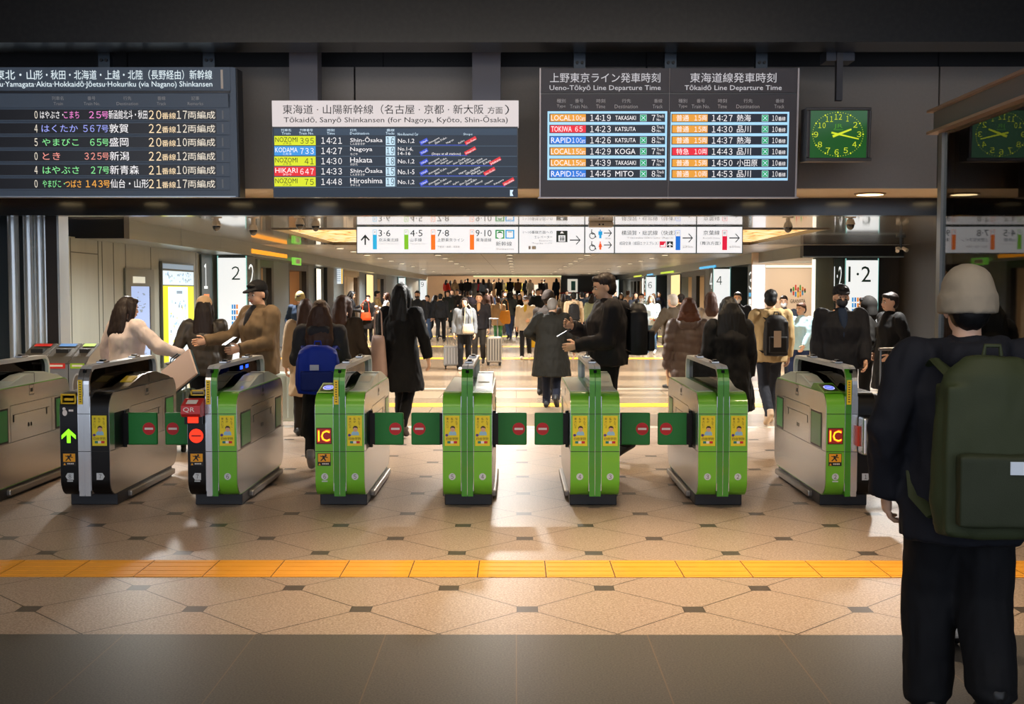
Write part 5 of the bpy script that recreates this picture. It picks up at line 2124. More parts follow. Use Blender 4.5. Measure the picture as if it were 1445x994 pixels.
# ------------------------------------------------------------------ people
def remeshed(mb, voxel, it=4):
    """one closed surface grown around the pieces, as (points, faces)"""
    me = mb.mesh('flesh', [])
    o = bpy.data.objects.new('flesh', me)
    COL.objects.link(o)
    r = o.modifiers.new('r', 'REMESH')
    r.mode = 'VOXEL'
    r.voxel_size = voxel
    if it:
        s = o.modifiers.new('s', 'SMOOTH')
        s.factor = .5
        s.iterations = it
    e = o.evaluated_get(bpy.context.evaluated_depsgraph_get())
    m2 = e.to_mesh()
    m2.calc_loop_triangles()
    vs = [v.co.copy() for v in m2.vertices]
    ns = [v.normal.copy() for v in m2.vertices]
    fs = [tuple(p.vertices) for p in m2.polygons]
    e.to_mesh_clear()
    bpy.data.objects.remove(o)
    bpy.data.meshes.remove(me)
    return vs, ns, fs


def grown(mb, voxel, it=4, fold=0.0, fscale=(9, 9, 5), wave=None, strand=0.0):
    vs, ns, fs = remeshed(mb, voxel, it)
    zt = max(v.z for v in vs) - .12
    if fold or wave or strand:
        out = []
        for v, n in zip(vs, ns):
            d = 0.0
            if fold:
                d += fold * noise.noise(Vector((v.x * fscale[0], v.y * fscale[1], v.z * fscale[2] + 7.3)))
                d += fold * .45 * noise.noise(Vector((v.x * fscale[0] * 2.7, v.y * fscale[1] * 2.7, v.z * fscale[2] * 2.2)))
            if wave:
                amp, step = wave
                d += amp * max(0, min(1, (zt - v.z) / .12)) * (abs(math.sin(math.pi * (v.z + .02 * math.sin(v.x * 9)) / step)) - .5)
            if strand:
                d += strand * noise.noise(Vector((v.x * 70, v.y * 70, v.z * 5)))
            out.append(v + n * d)
        vs = out
    r = MB()
    r.add(vs, fs, 0)
    return r


SKIN = mat('skin', '#d4a88b', .5)
SKIN_L = mat('skin light', '#d9b092', .5)
EYEW, EYEK, LIP = mat('eye white', '#d8d2cc', .3), mat('eye dark', '#150f0c', .25), mat('lips', '#a3604f', .45)
MASKW = mat('mask white', '#dfe2e6', .6)


def cloth(name, c, rough=.8):
    return mat('cloth ' + name, c, rough, spec=.25, noise_amt=.10, noise_scale=14, bump=.12, bump_scale=240)


def hairm(name, c):
    return mat('hair ' + name, c, .55, spec=.3, noise_amt=.25, noise_scale=30, stretch=(6, 6, .5))


H_BLK, H_DBR, H_BRN, H_GRY, H_WHT, H_AUB = hairm('black', '#0c0b0c'), hairm('dark brown', '#1f1512'), hairm('brown', '#3d261b'), hairm('grey', '#7c766f'), hairm('white', '#b8b0a6'), hairm('auburn', '#552f1c')

ARM = {'down': ((.235, -.02, 1.12), (.245, .045, .87)), 'front': ((.23, .06, 1.12), (.215, .20, .93)), 'back': ((.24, -.13, 1.13), (.235, -.17, .89)),
       'phone': ((.225, .06, 1.12), (.085, .30, 1.22)), 'hold': ((.225, .05, 1.11), (.13, .30, 1.06)), 'reach': ((.25, .20, 1.20), (.21, .46, 1.12)),
       'pull': ((.25, -.14, 1.13), (.27, -.30, .90)), 'out': ((.40, .10, 1.17), (.50, .32, 1.08)), 'side': ((.36, .0, 1.16), (.46, .10, .95)),
       'pocket': ((.30, -.06, 1.12), (.20, .09, .94)), 'strap': ((.25, .03, 1.12), (.13, .16, 1.28))}


def person(label, px, Y, top=None, h=1.68, rz=0, walk=0.0, lead=1, arms=('down', 'down'), wear='jacket', col='#22242a', hem=None, bulk=1.0,
           legs='#15161a', shoes='#101012', hair=('short', H_BLK), skin=SKIN, mask=None, cap=None, lod=1, lean=0, look=(0, 0), group=None, shirt=None,
           wave=None, skirt=False, legw=1.0, vol=1.0, hood=False, female=False, z0=0.0):
    X = P(px, 412, Y).x
    if top is not None:
        h = (P(px, top, Y).z - z0) / math.cos(R(lean)) if lean else P(px, top, Y).z - z0
    k = h / 1.70
    root = thing('person', label, 'person', (X, Y, z0), R(rz), group)
    vb, vc = ((.0105, .013), (.015, .017), (.024, .026))[lod]
    vb *= k
    vc *= k
    la = R(lean)

    def up(p, extra=0.0):
        x, y, z = p
        dz = z - .95
        a = la + extra
        return Vector((x, y * math.cos(a) + dz * math.sin(a), .95 + dz * math.cos(a) - y * math.sin(a))) * k

    def S(*p):
        return Vector(p) * k

    sh = .178 if female else .195
    # joints of the legs
    L = {}
    for s in (-1, 1):
        x = s * .088
        if walk:
            st = walk if s == lead else -walk
            if st > 0:
                L[s] = [S(x, 0, .92), S(x, st * .62 + .05, .50), S(x, st, .085), S(x, st - .06, .045), S(x * 1.1, st + .17, .040)]
            else:
                L[s] = [S(x, 0, .92), S(x, st * .28 + .05, .48), S(x, st, .17), S(x, st - .06, .17), S(x * 1.05, st + .13, .04)]
        else:
            L[s] = [S(x, 0, .92), S(x * 1.05, .02, .50), S(x * 1.08, -.01, .085), S(x * 1.1, -.07, .045), S(x * 1.5, .16, .040)]
    A = {}
    for s, nm in ((-1, arms[0]), (1, arms[1])):
        e, w_ = ARM[nm] if isinstance(nm, str) else nm
        A[s] = [up((s * sh, -.005, 1.385)), up((s * e[0], e[1], e[2])), up((s * w_[0], w_[1], w_[2]))]
    # --- body: one surface with legs, trunk, arms, neck and head
    hy, hp = R(look[0]), R(look[1])
    HM = Matrix.Rotation(-la - hp, 3, 'X') @ Matrix.Rotation(hy, 3, 'Z')
    nk = up((0, .0, 1.475))

    def hd(x, y, z):
        return nk + HM @ (Vector((x, y, z)) * k)

    b = MB()
    for s in (-1, 1):
        b.tube(L[s][:3], [.078 * k, .050 * k, .035 * k], 0, 10, dome=True)
        b.tube([L[s][3], L[s][4]], [.030 * k, .026 * k], 0, 8, dome=True)
        b.tube(A[s], [.046 * k, .038 * k, .026 * k], 0, 8, dome=True)
        d = (A[s][2] - A[s][1]).normalized()
        ref = Vector((0, 1, 0)) if abs(d.y) < .8 else Vector((0, 0, 1))
        b.tube([A[s][2], A[s][2] + d * .085 * k], [(.034 * k, .022 * k), (.042 * k, .018 * k)], 0, 10, ref=ref, dome=True)
    b.tube([up((0, 0, .90)), up((0, 0, 1.06)), up((0, .0, 1.27)), up((0, 0, 1.40))], [(.135 * k, .10 * k), (.115 * k, .085 * k), (.145 * k, .10 * k), (.14 * k, .07 * k)], 0, 14, dome=True)
    b.tube([up((0, -.012, 1.40)), hd(0, .0, .06)], [.056 * k, .052 * k], 0, 10, dome=True)
    if lod < 2:
        b.ball(hd(0, .012, .135), (.074 * k, .094 * k, .094 * k), 0, 16, 12, HM)
        b.ball(hd(0, .040, .070), (.056 * k, .066 * k, .072 * k), 0, 14, 10, HM)
        b.ball(hd(0, .078, .035), (.026 * k, .026 * k, .022 * k), 0, 10, 8, HM)
        b.ball(hd(0, .112, .085), (.013 * k, .018 * k, .020 * k), 0, 8, 6, HM)
        for s in (-1, 1):
            b.ball(hd(s * .075, .0, .095), (.012 * k, .022 * k, .032 * k), 0, 8, 6, HM)
    else:
        b.ball(hd(0, .02, .115), (.074 * k, .092 * k, .112 * k), 0, 12, 10, HM)
    body = grown(b, vb, 2)
    if lod < 2:
        for s in (-1, 1):
            body.ball(hd(s * .030, .092, .108), (.016 * k, .010 * k, .0085 * k), 1, 10, 6, HM)
            body.ball(hd(s * .030, .0985, .108), (.0075 * k, .006 * k, .0078 * k), 2, 8, 6, HM)
            body.tube([hd(s * .014, .104, .130), hd(s * .030, .106, .134), hd(s * .047, .094, .129)], [.0042 * k] * 3, 2, 6)
        body.tube([hd(-.024, .098, .048), hd(0, .108, .049), hd(.024, .098, .048)], [(.005 * k, .006 * k), (.007 * k, .008 * k), (.005 * k, .006 * k)], 3, 8)
        # fingers: four of unequal length, bent, and a thumb off the side of the palm
        for s in (-1, 1):
            d = (A[s][2] - A[s][1]).normalized()
            ref = Vector((0, 1, 0)) if abs(d.y) < .8 else Vector((0, 0, 1))
            t = (ref - d * ref.dot(d)).normalized()
            n = d.cross(t)
            inw = Vector((-s, 0, 0)) if abs(d.y) < .8 else Vector((-s * .6, 0, .8))
            if n.dot(inw) < 0:
                n = -n
            o_ = A[s][2]
            for off, ln in ((.030, .068), (.010, .078), (-.010, .073), (-.029, .056)):
                p0 = o_ + (d * .075 + t * off) * k
                p1 = p0 + (d * .5 + n * .12) * ln * k
                p2 = p1 + (d * .30 + n * .26) * ln * k
                p3 = p2 + (d * .06 + n * .24) * ln * k
                body.tube([p0, p1, p2, p3], [.0098 * k, .0092 * k, .0084 * k, .0068 * k], 0, 7, dome=True)
            p0 = o_ + (d * .022 + t * .030) * k
            p1 = p0 + (d * .030 + t * .026 + n * .012) * k
            p2 = p1 + (d * .028 + t * .006 + n * .016) * k
            body.tube([p0, p1, p2], [.0125 * k, .0108 * k, .0085 * k], 0, 7, dome=True)
    body.build('body', [skin, EYEW, EYEK, LIP], root, smooth=180)
    # --- trousers or skirt
    lm = cloth(legs, legs)
    t = MB()
    for s in (-1, 1):
        t.tube(L[s][:3], [.098 * k * (1 + .3 * (legw - 1)), .072 * k * legw, .062 * k * legw], 0, 12, dome=True)
        t.tube([L[s][2], L[s][2] * .97 + S(0, 0, -.02)], [.062 * k * legw, .062 * k * legw], 0, 12)
    t.tube([S(0, 0, .86), S(0, 0, 1.0)], [(.165 * k, .118 * k), (.145 * k, .105 * k)], 0, 14, dome=True)
    if skirt:
        t.tube([S(0, 0, .34), S(0, 0, .7), S(0, 0, .98)], [(.215 * k, .19 * k), (.19 * k, .15 * k), (.145 * k, .11 * k)], 0, 18)
    grown(t, vc, 3, fold=.008 * k, fscale=(14 / k, 14 / k, 7 / k)).build('skirt' if skirt else 'trousers', lm, root, smooth=180)
    # --- shoes
    sm = mat('shoe ' + shoes, shoes, .5)
    for s in (-1, 1):
        t = MB()
        hl, toe = L[s][3], L[s][4]
        mid = (hl + toe) / 2
        t.tube([hl, mid + S(0, 0, .008), toe], [(.040 * k, .046 * k), (.044 * k, .042 * k), (.040 * k, .032 * k)], 0, 12, dome=True)
        t.tube([hl + S(0, .02, .0), hl + S(0, .035, .06)], [.043 * k, .040 * k], 0, 10)
        m_ = grown(t, vb * 1.1, 2)
        m_.build('shoe', sm, root, smooth=180)
    # --- upper garment
    cm = cloth(col, col) if wave is None else mat('puffer ' + col, col, .45, spec=.4, bump=.1, bump_scale=120)
    if hem is None:
        hem = {'jacket': .84, 'coat': .50, 'puffer': .82}[wear]
    t = MB()
    q = bulk
    fl = .03 if wear == 'coat' else 0
    chain = []
    if hem < .8:
        chain += [((0, 0, hem), (.195 + fl) * q, (.160 + fl + walk * .25) * q), ((0, 0, (hem + .95) / 2), (.190 + fl * .5) * q, (.150 + fl * .6 + walk * .12) * q)]
    else:
        chain += [((0, 0, hem), .182 * q, .140 * q)]
    wa = .158 if female else .172
    chain += [((0, 0, .97), .180 * q, .138 * q), ((0, .0, 1.10), wa * q, .126 * q), ((0, .0, 1.27), (sh + .002) * q, .140 * q), ((0, -.005, 1.375), (sh - .012) * q, .105 * q), ((0, -.008, 1.435), .105 * q, .078 * q)]
    pts, rad = [], []
    for p, a, c in chain:
        pts.append(up(p) if p[2] > .95 else S(*p))
        rad.append((a * k, c * k))
    t.tube(pts, rad, 0, 22)
    t.tube([up((0, -.008, 1.41)), up((0, -.004, 1.478))], [(.080 * k, .076 * k), (.070 * k, .068 * k)], 0, 14)
    for s in (-1, 1):
        a0, a1, a2 = A[s]
        t.ball(a0, .074 * k * q, 0, 12, 8)
        cuff = a2 + (a2 - a1).normalized() * .012 * k
        t.tube([a0, a1, cuff], [.074 * k * q, .062 * k * q, .049 * k * q], 0, 12, dome=False)
        t.ball(a1, .063 * k * q, 0, 10, 8)
    if hood:
        t.tube([up((-.11, -.03, 1.44)), up((-.07, -.125, 1.40)), up((.07, -.125, 1.40)), up((.11, -.03, 1.44))], [.045 * k, .065 * k, .065 * k, .045 * k], 0, 10, ref=(0, 0, 1), dome=True)
    grown(t, vc, 3, fold=(.016 if lod < 2 else .01) * k, fscale=(10 / k, 10 / k, 6 / k), wave=(wave[0] * k, wave[1] * k) if wave else None).build({'jacket': 'jacket', 'coat': 'coat', 'puffer': 'puffer_coat'}[wear], cm, root, smooth=180)
    if shirt:
        t = MB()
        t.tube([up((0, .130 * q, 1.17)), up((0, .126 * q, 1.29)), up((0, .098 * q, 1.38)), up((0, .062, 1.455))], [(.012 * k, .018 * k), (.036 * k, .022 * k), (.052 * k, .028 * k), (.05 * k, .03 * k)], 0, 12, dome=True)
        grown(t, vc, 2).build('shirt', cloth(shirt, shirt), root, smooth=180)
    # --- hair
    kind, hm = hair
    if kind:
        t = MB()
        if kind != 'none':
            t.ball(hd(0, -.006, .162), (.083 * k, .100 * k, .080 * k), 0, 18, 12, HM)
            t.ball(hd(0, -.034, .105), (.079 * k, .072 * k, .085 * k), 0, 16, 10, HM)
            t.ball(hd(0, .075, .195), (.055 * k, .035 * k, .030 * k), 0, 12, 8, HM)
        if kind in ('long', 'bob', 'mid'):
            ln = {'long': .40, 'mid': .26, 'bob': .14}[kind]
            zb = .10 - ln
            back = -.105 if not hood else -.15
            t.tube([hd(0, -.055, .16), hd(0, -.085, .05), nk + (HM @ Vector((0, back, zb * .55 - .0))) * k, nk + Vector((0, back - .01 - la * .1, zb)) * k],
                   [(.082 * k, .055 * k), (.100 * k * vol, .050 * k), (.118 * k * vol, .046 * k), (.082 * k * vol, .026 * k)], 0, 16, dome=True)
            for s in (-1, 1):
                t.tube([hd(s * .070, .03, .16), hd(s * .086, .025, .07), hd(s * .090, .0, .10 - ln * .7)], [(.022 * k, .045 * k), (.024 * k, .042 * k), (.016 * k, .028 * k)], 0, 10, dome=True)
        if kind == 'bun':
            t.ball(hd(0, -.115, .165), .040 * k, 0, 12, 8)
        grown(t, vb, 2, strand=.006 * k if lod < 2 else 0).build('hair', hm, root, smooth=180)
    if cap:
        ck, cc = cap
        t = MB()
        mcap = cloth('hat ' + cc, cc)
        if ck == 'beanie':
            t.ball(hd(0, -.006, .168), (.097 * k, .114 * k, .106 * k), 0, 24, 14, HM)
            t.tube([hd(0, -.006, .085), hd(0, -.004, .155)], [(.108 * k, .123 * k), (.107 * k, .124 * k)], 0, 24, ref=HM @ Vector((1, 0, 0)))
            grown(t, vb, 4, fold=.004 * k, fscale=(20, 20, 20)).build('beanie', mcap, root, smooth=180)
        elif ck == 'cap':
            t.ball(hd(0, -.004, .172), (.088 * k, .105 * k, .078 * k), 0, 22, 12, HM)
            t.tube([hd(0, -.004, .140), hd(0, -.004, .175)], [(.089 * k, .106 * k), (.089 * k, .106 * k)], 0, 22, ref=HM @ Vector((1, 0, 0)))
            t.tube([hd(0, .07, .158), hd(0, .135, .150), hd(0, .165, .140)], [(.075 * k, .012 * k), (.068 * k, .010 * k), (.040 * k, .009 * k)], 0, 14, ref=HM @ Vector((1, 0, 0)), dome=True)
            grown(t, vb * .8, 2).build('cap', mcap, root, smooth=180)
        else:
            t.ball(hd(0, -.02, .13), (.105 * k, .118 * k, .125 * k), 0, 20, 12, HM)
            t.tube([hd(0, -.05, -.02), hd(0, -.03, .10)], [(.12 * k, .10 * k), (.10 * k, .10 * k)], 0, 18, dome=True)
            grown(t, vb, 3, fold=.006 * k).build('hood', mcap, root, smooth=180)
    if mask and lod < 2:
        t = MB()
        t.ball(hd(0, .052, .058), (.060 * k, .068 * k, .056 * k), 0, 16, 10, HM)
        for s in (-1, 1):
            t.tube([hd(s * .052, .07, .075), hd(s * .078, .0, .090)], [.003 * k, .003 * k], 0, 6)
        t.build('face_mask', MASKW if mask == 'w' else mat('mask dark', '#20222a', .6), root, smooth=60)
    root['_k'] = k
    return root


def in_person(root, x, y, z):
    """a place given in a person's own measures, as a point of the hall"""
    k = root['_k']
    return Matrix.Rotation(root.rotation_euler[2], 3, 'Z') @ (Vector((x, y, z)) * k) + Vector(root.location)


def backpack(root, label, col, pocket=None, w_=.31, h_=.46, d_=.17, zc=1.17, y=-.235, tagc=None, name='backpack', extra=None):
    p = in_person(root, 0, y, zc)
    t = thing(name, label, 'backpack', p, root.rotation_euler[2])
    m_ = cloth('pack ' + col, col, .6)
    mb = MB()
    n = 14
    for i in range(2):
        pass
    mb.tube([(0, 0, -h_ / 2), (0, 0, -h_ * .30), (0, 0, h_ * .15), (0, 0, h_ * .40), (0, 0, h_ * .5)],
            [(w_ * .46, d_ * .46), (w_ * .52, d_ * .54), (w_ * .50, d_ * .50), (w_ * .42, d_ * .42), (w_ * .24, d_ * .26)], 0, 22)
    mb.box(-w_ * .44, w_ * .44, -d_ * .38, d_ * .42, -h_ * .48, h_ * .34)
    grown(mb, .012, 5, fold=.006).build('bag_body', m_, t, smooth=180)
    mb = MB()
    mb.box(-w_ * .36, w_ * .36, -d_ * .72, -d_ * .40, -h_ * .42, -h_ * .02)
    grown(mb, .012, 5, fold=.004).build('pocket', cloth('pack pocket ' + (pocket or col), pocket or col, .6), t, smooth=180)
    for s in (-1, 1):
        mb = MB()
        mb.tube([(s * w_ * .28, d_ * .40, h_ * .38), (s * w_ * .36, d_ * .5 + .07, h_ * .46 + .0), (s * w_ * .42, d_ * .5 + .22, h_ * .30), (s * w_ * .46, d_ * .5 + .26, 0), (s * w_ * .50, d_ * .5 + .10, -h_ * .34), (s * w_ * .42, d_ * .40, -h_ * .42)],
                [(.028, .008)] * 6, 0, 8, ref=(1, 0, 0))
        mb.build('strap', m_, t, smooth=60)
    mb = MB()
    mb.tube([(-.03, 0, h_ * .5), (-.025, 0, h_ * .5 + .035), (.025, 0, h_ * .5 + .035), (.03, 0, h_ * .5)], [.008] * 4, 0, 8, ref=(0, 1, 0))
    mb.build('top_loop', m_, t, smooth=60)
    if tagc:
        mb = MB()
        mb.frect(Frame((0, -d_ * .735, 0)), *extra, .001, 0)
        mb.box(extra[0], extra[1], -d_ * .735, -d_ * .715, extra[2], extra[3], 0)
        mb.build('patch', mat('patch ' + tagc, tagc, .5), t)
    return t


def bag(label, p, rz, col, w_=.30, h_=.30, d_=.10, strap=.35, name='handbag', cat='bag', soft=True):
    t = thing(name, label, cat, p, rz)
    m_ = cloth('bag ' + col, col, .55)
    mb = MB()
    mb.tube([(0, 0, -h_ / 2), (0, 0, -h_ * .2), (0, 0, h_ * .3), (0, 0, h_ / 2)], [(w_ * .48, d_ * .5), (w_ * .52, d_ * .6), (w_ * .46, d_ * .45), (w_ * .42, d_ * .3)], 0, 20)
    grown(mb, .012, 4, fold=.006).build('bag_body', m_, t, smooth=180)
    for s in ((-1, 1) if strap < .3 else (0,)):
        mb = MB()
        y = s * d_ * .2
        mb.tube([(-w_ * .34, y, h_ * .46), (-w_ * .26, y, h_ * .5 + strap * .8), (0, y, h_ * .5 + strap), (w_ * .26, y, h_ * .5 + strap * .8), (w_ * .34, y, h_ * .46)], [.009] * 5, 0, 8, ref=(0, 1, 0))
        mb.build('strap', m_, t, smooth=60)
    return t


def suitcase(label, X, Y, rz, col, w_=.40, h_=.58, d_=.24, handle=.38, frame_c=None, z=0):
    t = thing('suitcase', label, 'suitcase', (X, Y, z), rz)
    m_ = mat('case shell ' + col, col, .3, .25, coat=.3)
    mb = MB()
    mb.box(-w_ / 2, w_ / 2, -d_ / 2, d_ / 2, .07, .07 + h_, 0)
    mb.build('shell', m_, t, bevel=.035, seg=3)
    mb = MB()
    for k in range(5):
        x = -w_ * .36 + w_ * .72 * k / 4
        mb.box(x - .008, x + .008, -d_ / 2 - .006, d_ / 2 + .006, .12, .02 + h_, 0)
    mb.build('rib', mat('case rib ' + (frame_c or col), frame_c or col, .35, .4), t, bevel=.003)
    mb = MB()
    mb.box(-w_ / 2 - .004, w_ / 2 + .004, -.012, .012, .075, .065 + h_, 0)
    mb.build('zip_band', GBLACK, t)
    mb = MB()
    for s in (-1, 1):
        mb.cyl((s * w_ * .25, d_ * .3, .06 + h_), (s * w_ * .25, d_ * .3, .07 + h_ + handle), .009, 0, 10)
    mb.tube([(-w_ * .25 - .02, d_ * .3, .07 + h_ + handle), (w_ * .25 + .02, d_ * .3, .07 + h_ + handle)], [.015, .015], 0, 10, ref=(0, 1, 0))
    mb.build('handle', mat('case handle', '#8b8d90', .3, .8), t)
    for sx in (-1, 1):
        for sy in (-1, 1):
            mb = MB()
            x, y = sx * w_ * .38, sy * d_ * .36
            mb.cyl((x - .014, y, .033), (x + .014, y, .033), .032, 0, 14)
            mb.box(x - .022, x + .022, y - .018, y + .018, .05, .08, 0)
            mb.build('wheel', GBLACK, t)
    return t


def phone(label, p, rz, tilt=60):
    mb = MB()
    mb.box(-.037, .037, -.005, .005, -.075, .075, 0)
    mb.box(-.033, .033, -.0058, -.005, -.068, .068, 1)
    o = mb.build('phone', [GBLACK, glow('phone screen', '#8fa3b8', .6)], None)
    o.location = p
    o.rotation_euler = (R(tilt), 0, rz)
    return tag(o, label, 'phone')


# ---- people at the gates, left to right
w1 = person('woman in a pale pinkish white jacket with long dark hair, at the black ticket gate', 178, 11.75, 420, rz=-35, arms=('side', 'out'), col='#cdbfbb', legs='#24242a', hair=('long', H_DBR), female=True, lod=0, bulk=1.28, vol=1.2, look=(-15, 8))
p_ = in_person(w1, .56, .42, 1.0)
mb = MB()
mb.box(-.20, .20, -.012, .012, -.15, .15, 0)
mb.box(-.20, .20, .012, .04, -.15, .15, 1)
for k in range(2):
    mb.tube([(-.08, .0 + .03 * k, .14), (-.05, .03 * k, .20), (.05, .03 * k, .20), (.08, .03 * k, .14)], [.006] * 4, 1, 6, ref=(0, 1, 0))
o = mb.build('paper_bag', [mat('paper bag face', '#c9b4ae', .6), mat('paper bag navy', '#14394a', .5)], None)
o.location = P(253, 526, 11.45)
o.rotation_euler = (R(-20), R(-35), R(-20))
tag(o, 'flat pale and teal paper bag held out by the woman in white', 'bag')
person('woman with a beige cap and very long hair in a dark padded jacket', 288, 12.3, 420, rz=6, arms=('pocket', 'front'), wear='puffer', wave=(.006, .10), col='#37322c', legs='#17181c', hair=('long', H_DBR), cap=('cap', '#d8b48a'), female=True, lod=0, bulk=1.1)
m3 = person('man in a brown jacket and black cap facing sideways at the second gate', 366, 11.75, 398, rz=135, arms=('hold', ((.30, .12, 1.16), (.40, .36, 1.12))), col='#6a5842', legs='#131316', hair=('short', H_BLK), cap=('cap', '#0e0e12'), lod=0, bulk=1.26, shirt='#1a1b20', hem=.80, look=(10, 8))
phone('dark phone held by the man in the brown jacket', in_person(m3, -.10, .40, 1.13), R(135))
w4 = person('woman with brown hair and charcoal jacket walking through the gate with a blue backpack', 452, 10.75, 425, rz=4, walk=.20, lead=1, arms=('strap', 'front'), col='#2c2b2e', legs='#101014', shoes='#8a8a8c', hair=('long', H_BRN), female=True, lod=0, bulk=1.2, hem=.80, vol=1.25, skirt=True, hood=True)
backpack(w4, 'large bright blue backpack on the woman passing the gate', '#0f2f9a', '#0c2470', w_=.40, h_=.44, d_=.17, zc=1.03, y=-.30, tagc='#b9bcc6', extra=(-.06, .02, .0, .05))
person('woman in a dark coat with brown hair beyond the blue backpack', 484, 13.0, 418, rz=-25, walk=.18, arms=('down', 'front'), col='#332a22', wear='coat', legs='#141416', hair=('mid', H_BRN), female=True, lod=1, bulk=1.1)
person('woman in a beige coat half hidden behind the woman with blue backpack', 431, 13.3, 423, rz=10, arms=('down', 'down'), col='#b39a7c', wear='coat', legs='#2a2522', hair=('mid', H_BRN), female=True, lod=1)
w6 = person('woman in a long black coat with long black hair striding past the gates', 566, 13.2, 402, rz=-14, walk=.24, lead=-1, arms=('strap', ((.27, -.03, 1.13), (.31, .0, .89))), col='#0b0b0d', wear='coat', hem=.52, legs='#0d0d10', shoes='#3a2c26', hair=('long', H_BLK), female=True, lod=0, bulk=1.12)
bag('large pale pink shoulder bag hanging beside the woman in long black coat', P(534, 512, 13.1), R(-60), '#b59a8f', w_=.34, h_=.62, d_=.14, strap=.32, name='shoulder_bag')
m7 = person('elderly man with a stoop in a long dark olive coat walking away', 778, 16.4, 424, rz=-8, walk=.14, lead=-1, arms=(((.36, .02, 1.16), (.22, .24, 1.10)), ((.30, .02, 1.13), (.33, .16, .92))), col='#17150f', wear='coat', hem=.50, legs='#1b2030', hair=('short', H_GRY), lod=0, lean=13, bulk=1.36, look=(-12, 14))
person('man in a dark brown cap and coat standing beyond the stooping man', 771, 18.5, 413, rz=-30, arms=('hold', 'hold'), col='#2a221c', wear='coat', legs='#1a1a1e', hair=('short', H_DBR), cap=('beanie', '#2a211b'), lod=1, lean=6)
m8 = person('tall man in a black jacket facing left with a phone, black backpack on', 857, 11.3, 387, rz=97, walk=.16, arms=('hold', 'phone'), col='#1c191c', legs='#0e0e11', hair=('short', H_DBR), lod=0, bulk=1.36, hem=.88, hood=True, look=(0, 10))
backpack(m8, 'bulky black backpack on the tall man with a phone', '#141315', w_=.33, h_=.50, d_=.22, zc=1.20, y=-.27, tagc='#d8641e', extra=(-.10, -.04, .08, .095))
phone('phone in the hands of the tall man in black jacket', in_person(m8, -.02, .40, 1.17), R(97))
w9 = person('woman in a long brown quilted coat with a hood, seen from behind', 972, 12.9, 421.5, rz=-6, arms=('down', 'down'), col='#5c4c45', wear='puffer', hem=.42, wave=(.014, .105), legs='#1b181a', hair=('bob', H_AUB), female=True, lod=0, bulk=1.12, vol=1.25, hood=True)
bag('black handbag at the side of the woman in brown quilted coat', P(948, 506, 13.0), R(20), '#0e0d0f', w_=.20, h_=.26, d_=.12, strap=.2)
person('woman with black hair in a black coat, seen from behind beside the quilted coat', 1029, 11.6, 420.5, rz=8, arms=('down', 'down'), col='#0d0d10', wear='coat', legs='#0d0d10', hair=('long', H_BLK), female=True, lod=0, bulk=1.3, vol=1.5)
m11 = person('man in a beige hooded jacket walking away in dark trousers', 1088, 14.4, 410, rz=4, walk=.30, lead=1, arms=('front', 'down'), col='#a48a60', legs='#1c1e26', shoes='#c9ac8c', hair=('short', H_BLK), lod=0, hem=.80, bulk=1.2, hood=True, look=(-20, 0))
backpack(m11, 'black backpack with a pale tag on the man in beige', '#191614', w_=.31, h_=.50, d_=.16, zc=1.14, y=-.235, tagc='#b9a48c', extra=(-.06, .03, -.14, .06))
m12 = person('man in a black cap and dark mask facing the camera behind the last gate', 1187, 12.3, 404, rz=176, arms=('front', 'down'), col='#0f1118', legs='#0d0d10', hair=('short', H_BLK), cap=('cap', '#15161c'), mask='k', lod=0, bulk=1.28, shirt='#14233a')
person('person in a dark hood before the lit 1·2 panel', 1224, 14.6, 420, rz=70, arms=('pocket', 'pocket'), col='#14120f', legs='#101012', hair=('short', H_BLK), cap=('hood', '#171513'), lod=1, bulk=1.1)
person('man in a black coat facing left, face lit, by the dark wall', 1257, 14.0, 414, rz=100, arms=('pocket', 'pocket'), col='#0d0c0c', wear='coat', legs='#0d0d0f', hair=('short', H_DBR), lod=1, bulk=1.15)
suitcase('black suitcase on wheels standing beyond the last ticket gate', P(1262, 600, 10.9).x, 10.9, R(20), '#0e0e10', w_=.42, h_=.62, d_=.27, handle=.42)
m15 = person('person near the camera in a grey beanie, navy jacket and black trousers, seen from behind', 1365, 4.38, 390, rz=-4, walk=.10, lead=-1, arms=(((.30, -.03, 1.13), (.27, .06, .88)), 'down'), legw=1.5, col='#12141c', legs='#0a0b0f', shoes='#0c0c0e', hair=('short', H_BLK), cap=('beanie', '#8a8070'), lod=0, bulk=1.22, hem=.72, hood=True)
backpack(m15, 'olive green backpack on the person in the grey beanie', '#2f3620', '#272d1c', w_=.40, h_=.64, d_=.20, zc=1.10, y=-.29, tagc='#c9d4e0', extra=(.02, .10, -.08, -.035))

# ---- middle distance
w16 = person('woman in a grey and denim jacket facing the camera between two suitcases', 655.5, 24.4, 420.5, rz=178, walk=.08, arms=('down', 'down'), col='#707478', legs='#121317', shoes='#d8cfc4', hair=('bob', H_DBR), skin=SKIN_L, female=True, lod=1, bulk=1.12, shirt='#17181c')
bag('cream crossbody bag on the woman in the denim jacket', in_person(w16, -.10, .19, .98), R(178), '#cdbfa4', w_=.24, h_=.20, d_=.08, strap=.42, name='crossbody_bag')
suitcase('small silver cabin suitcase beside the woman in denim jacket', P(637, 412, 24.8).x, 24.8, R(5), '#9a9ea2', w_=.34, h_=.44, d_=.22, handle=.36, frame_c='#c9ccd0')
person('man in a black shirt with open collar walking behind the woman in denim', 676, 26.4, 414, rz=176, walk=.12, arms=('down', 'front'), col='#18161a', legs='#2a2622', hair=('short', H_DBR), lod=1, shirt='#a07a52')
suitcase('large grey suitcase pushed by the man in black shirt', P(697, 412, 26.0).x, 26.0, R(8), '#8b8478', w_=.34, h_=.58, d_=.26, handle=.40, frame_c='#1a1a1c')
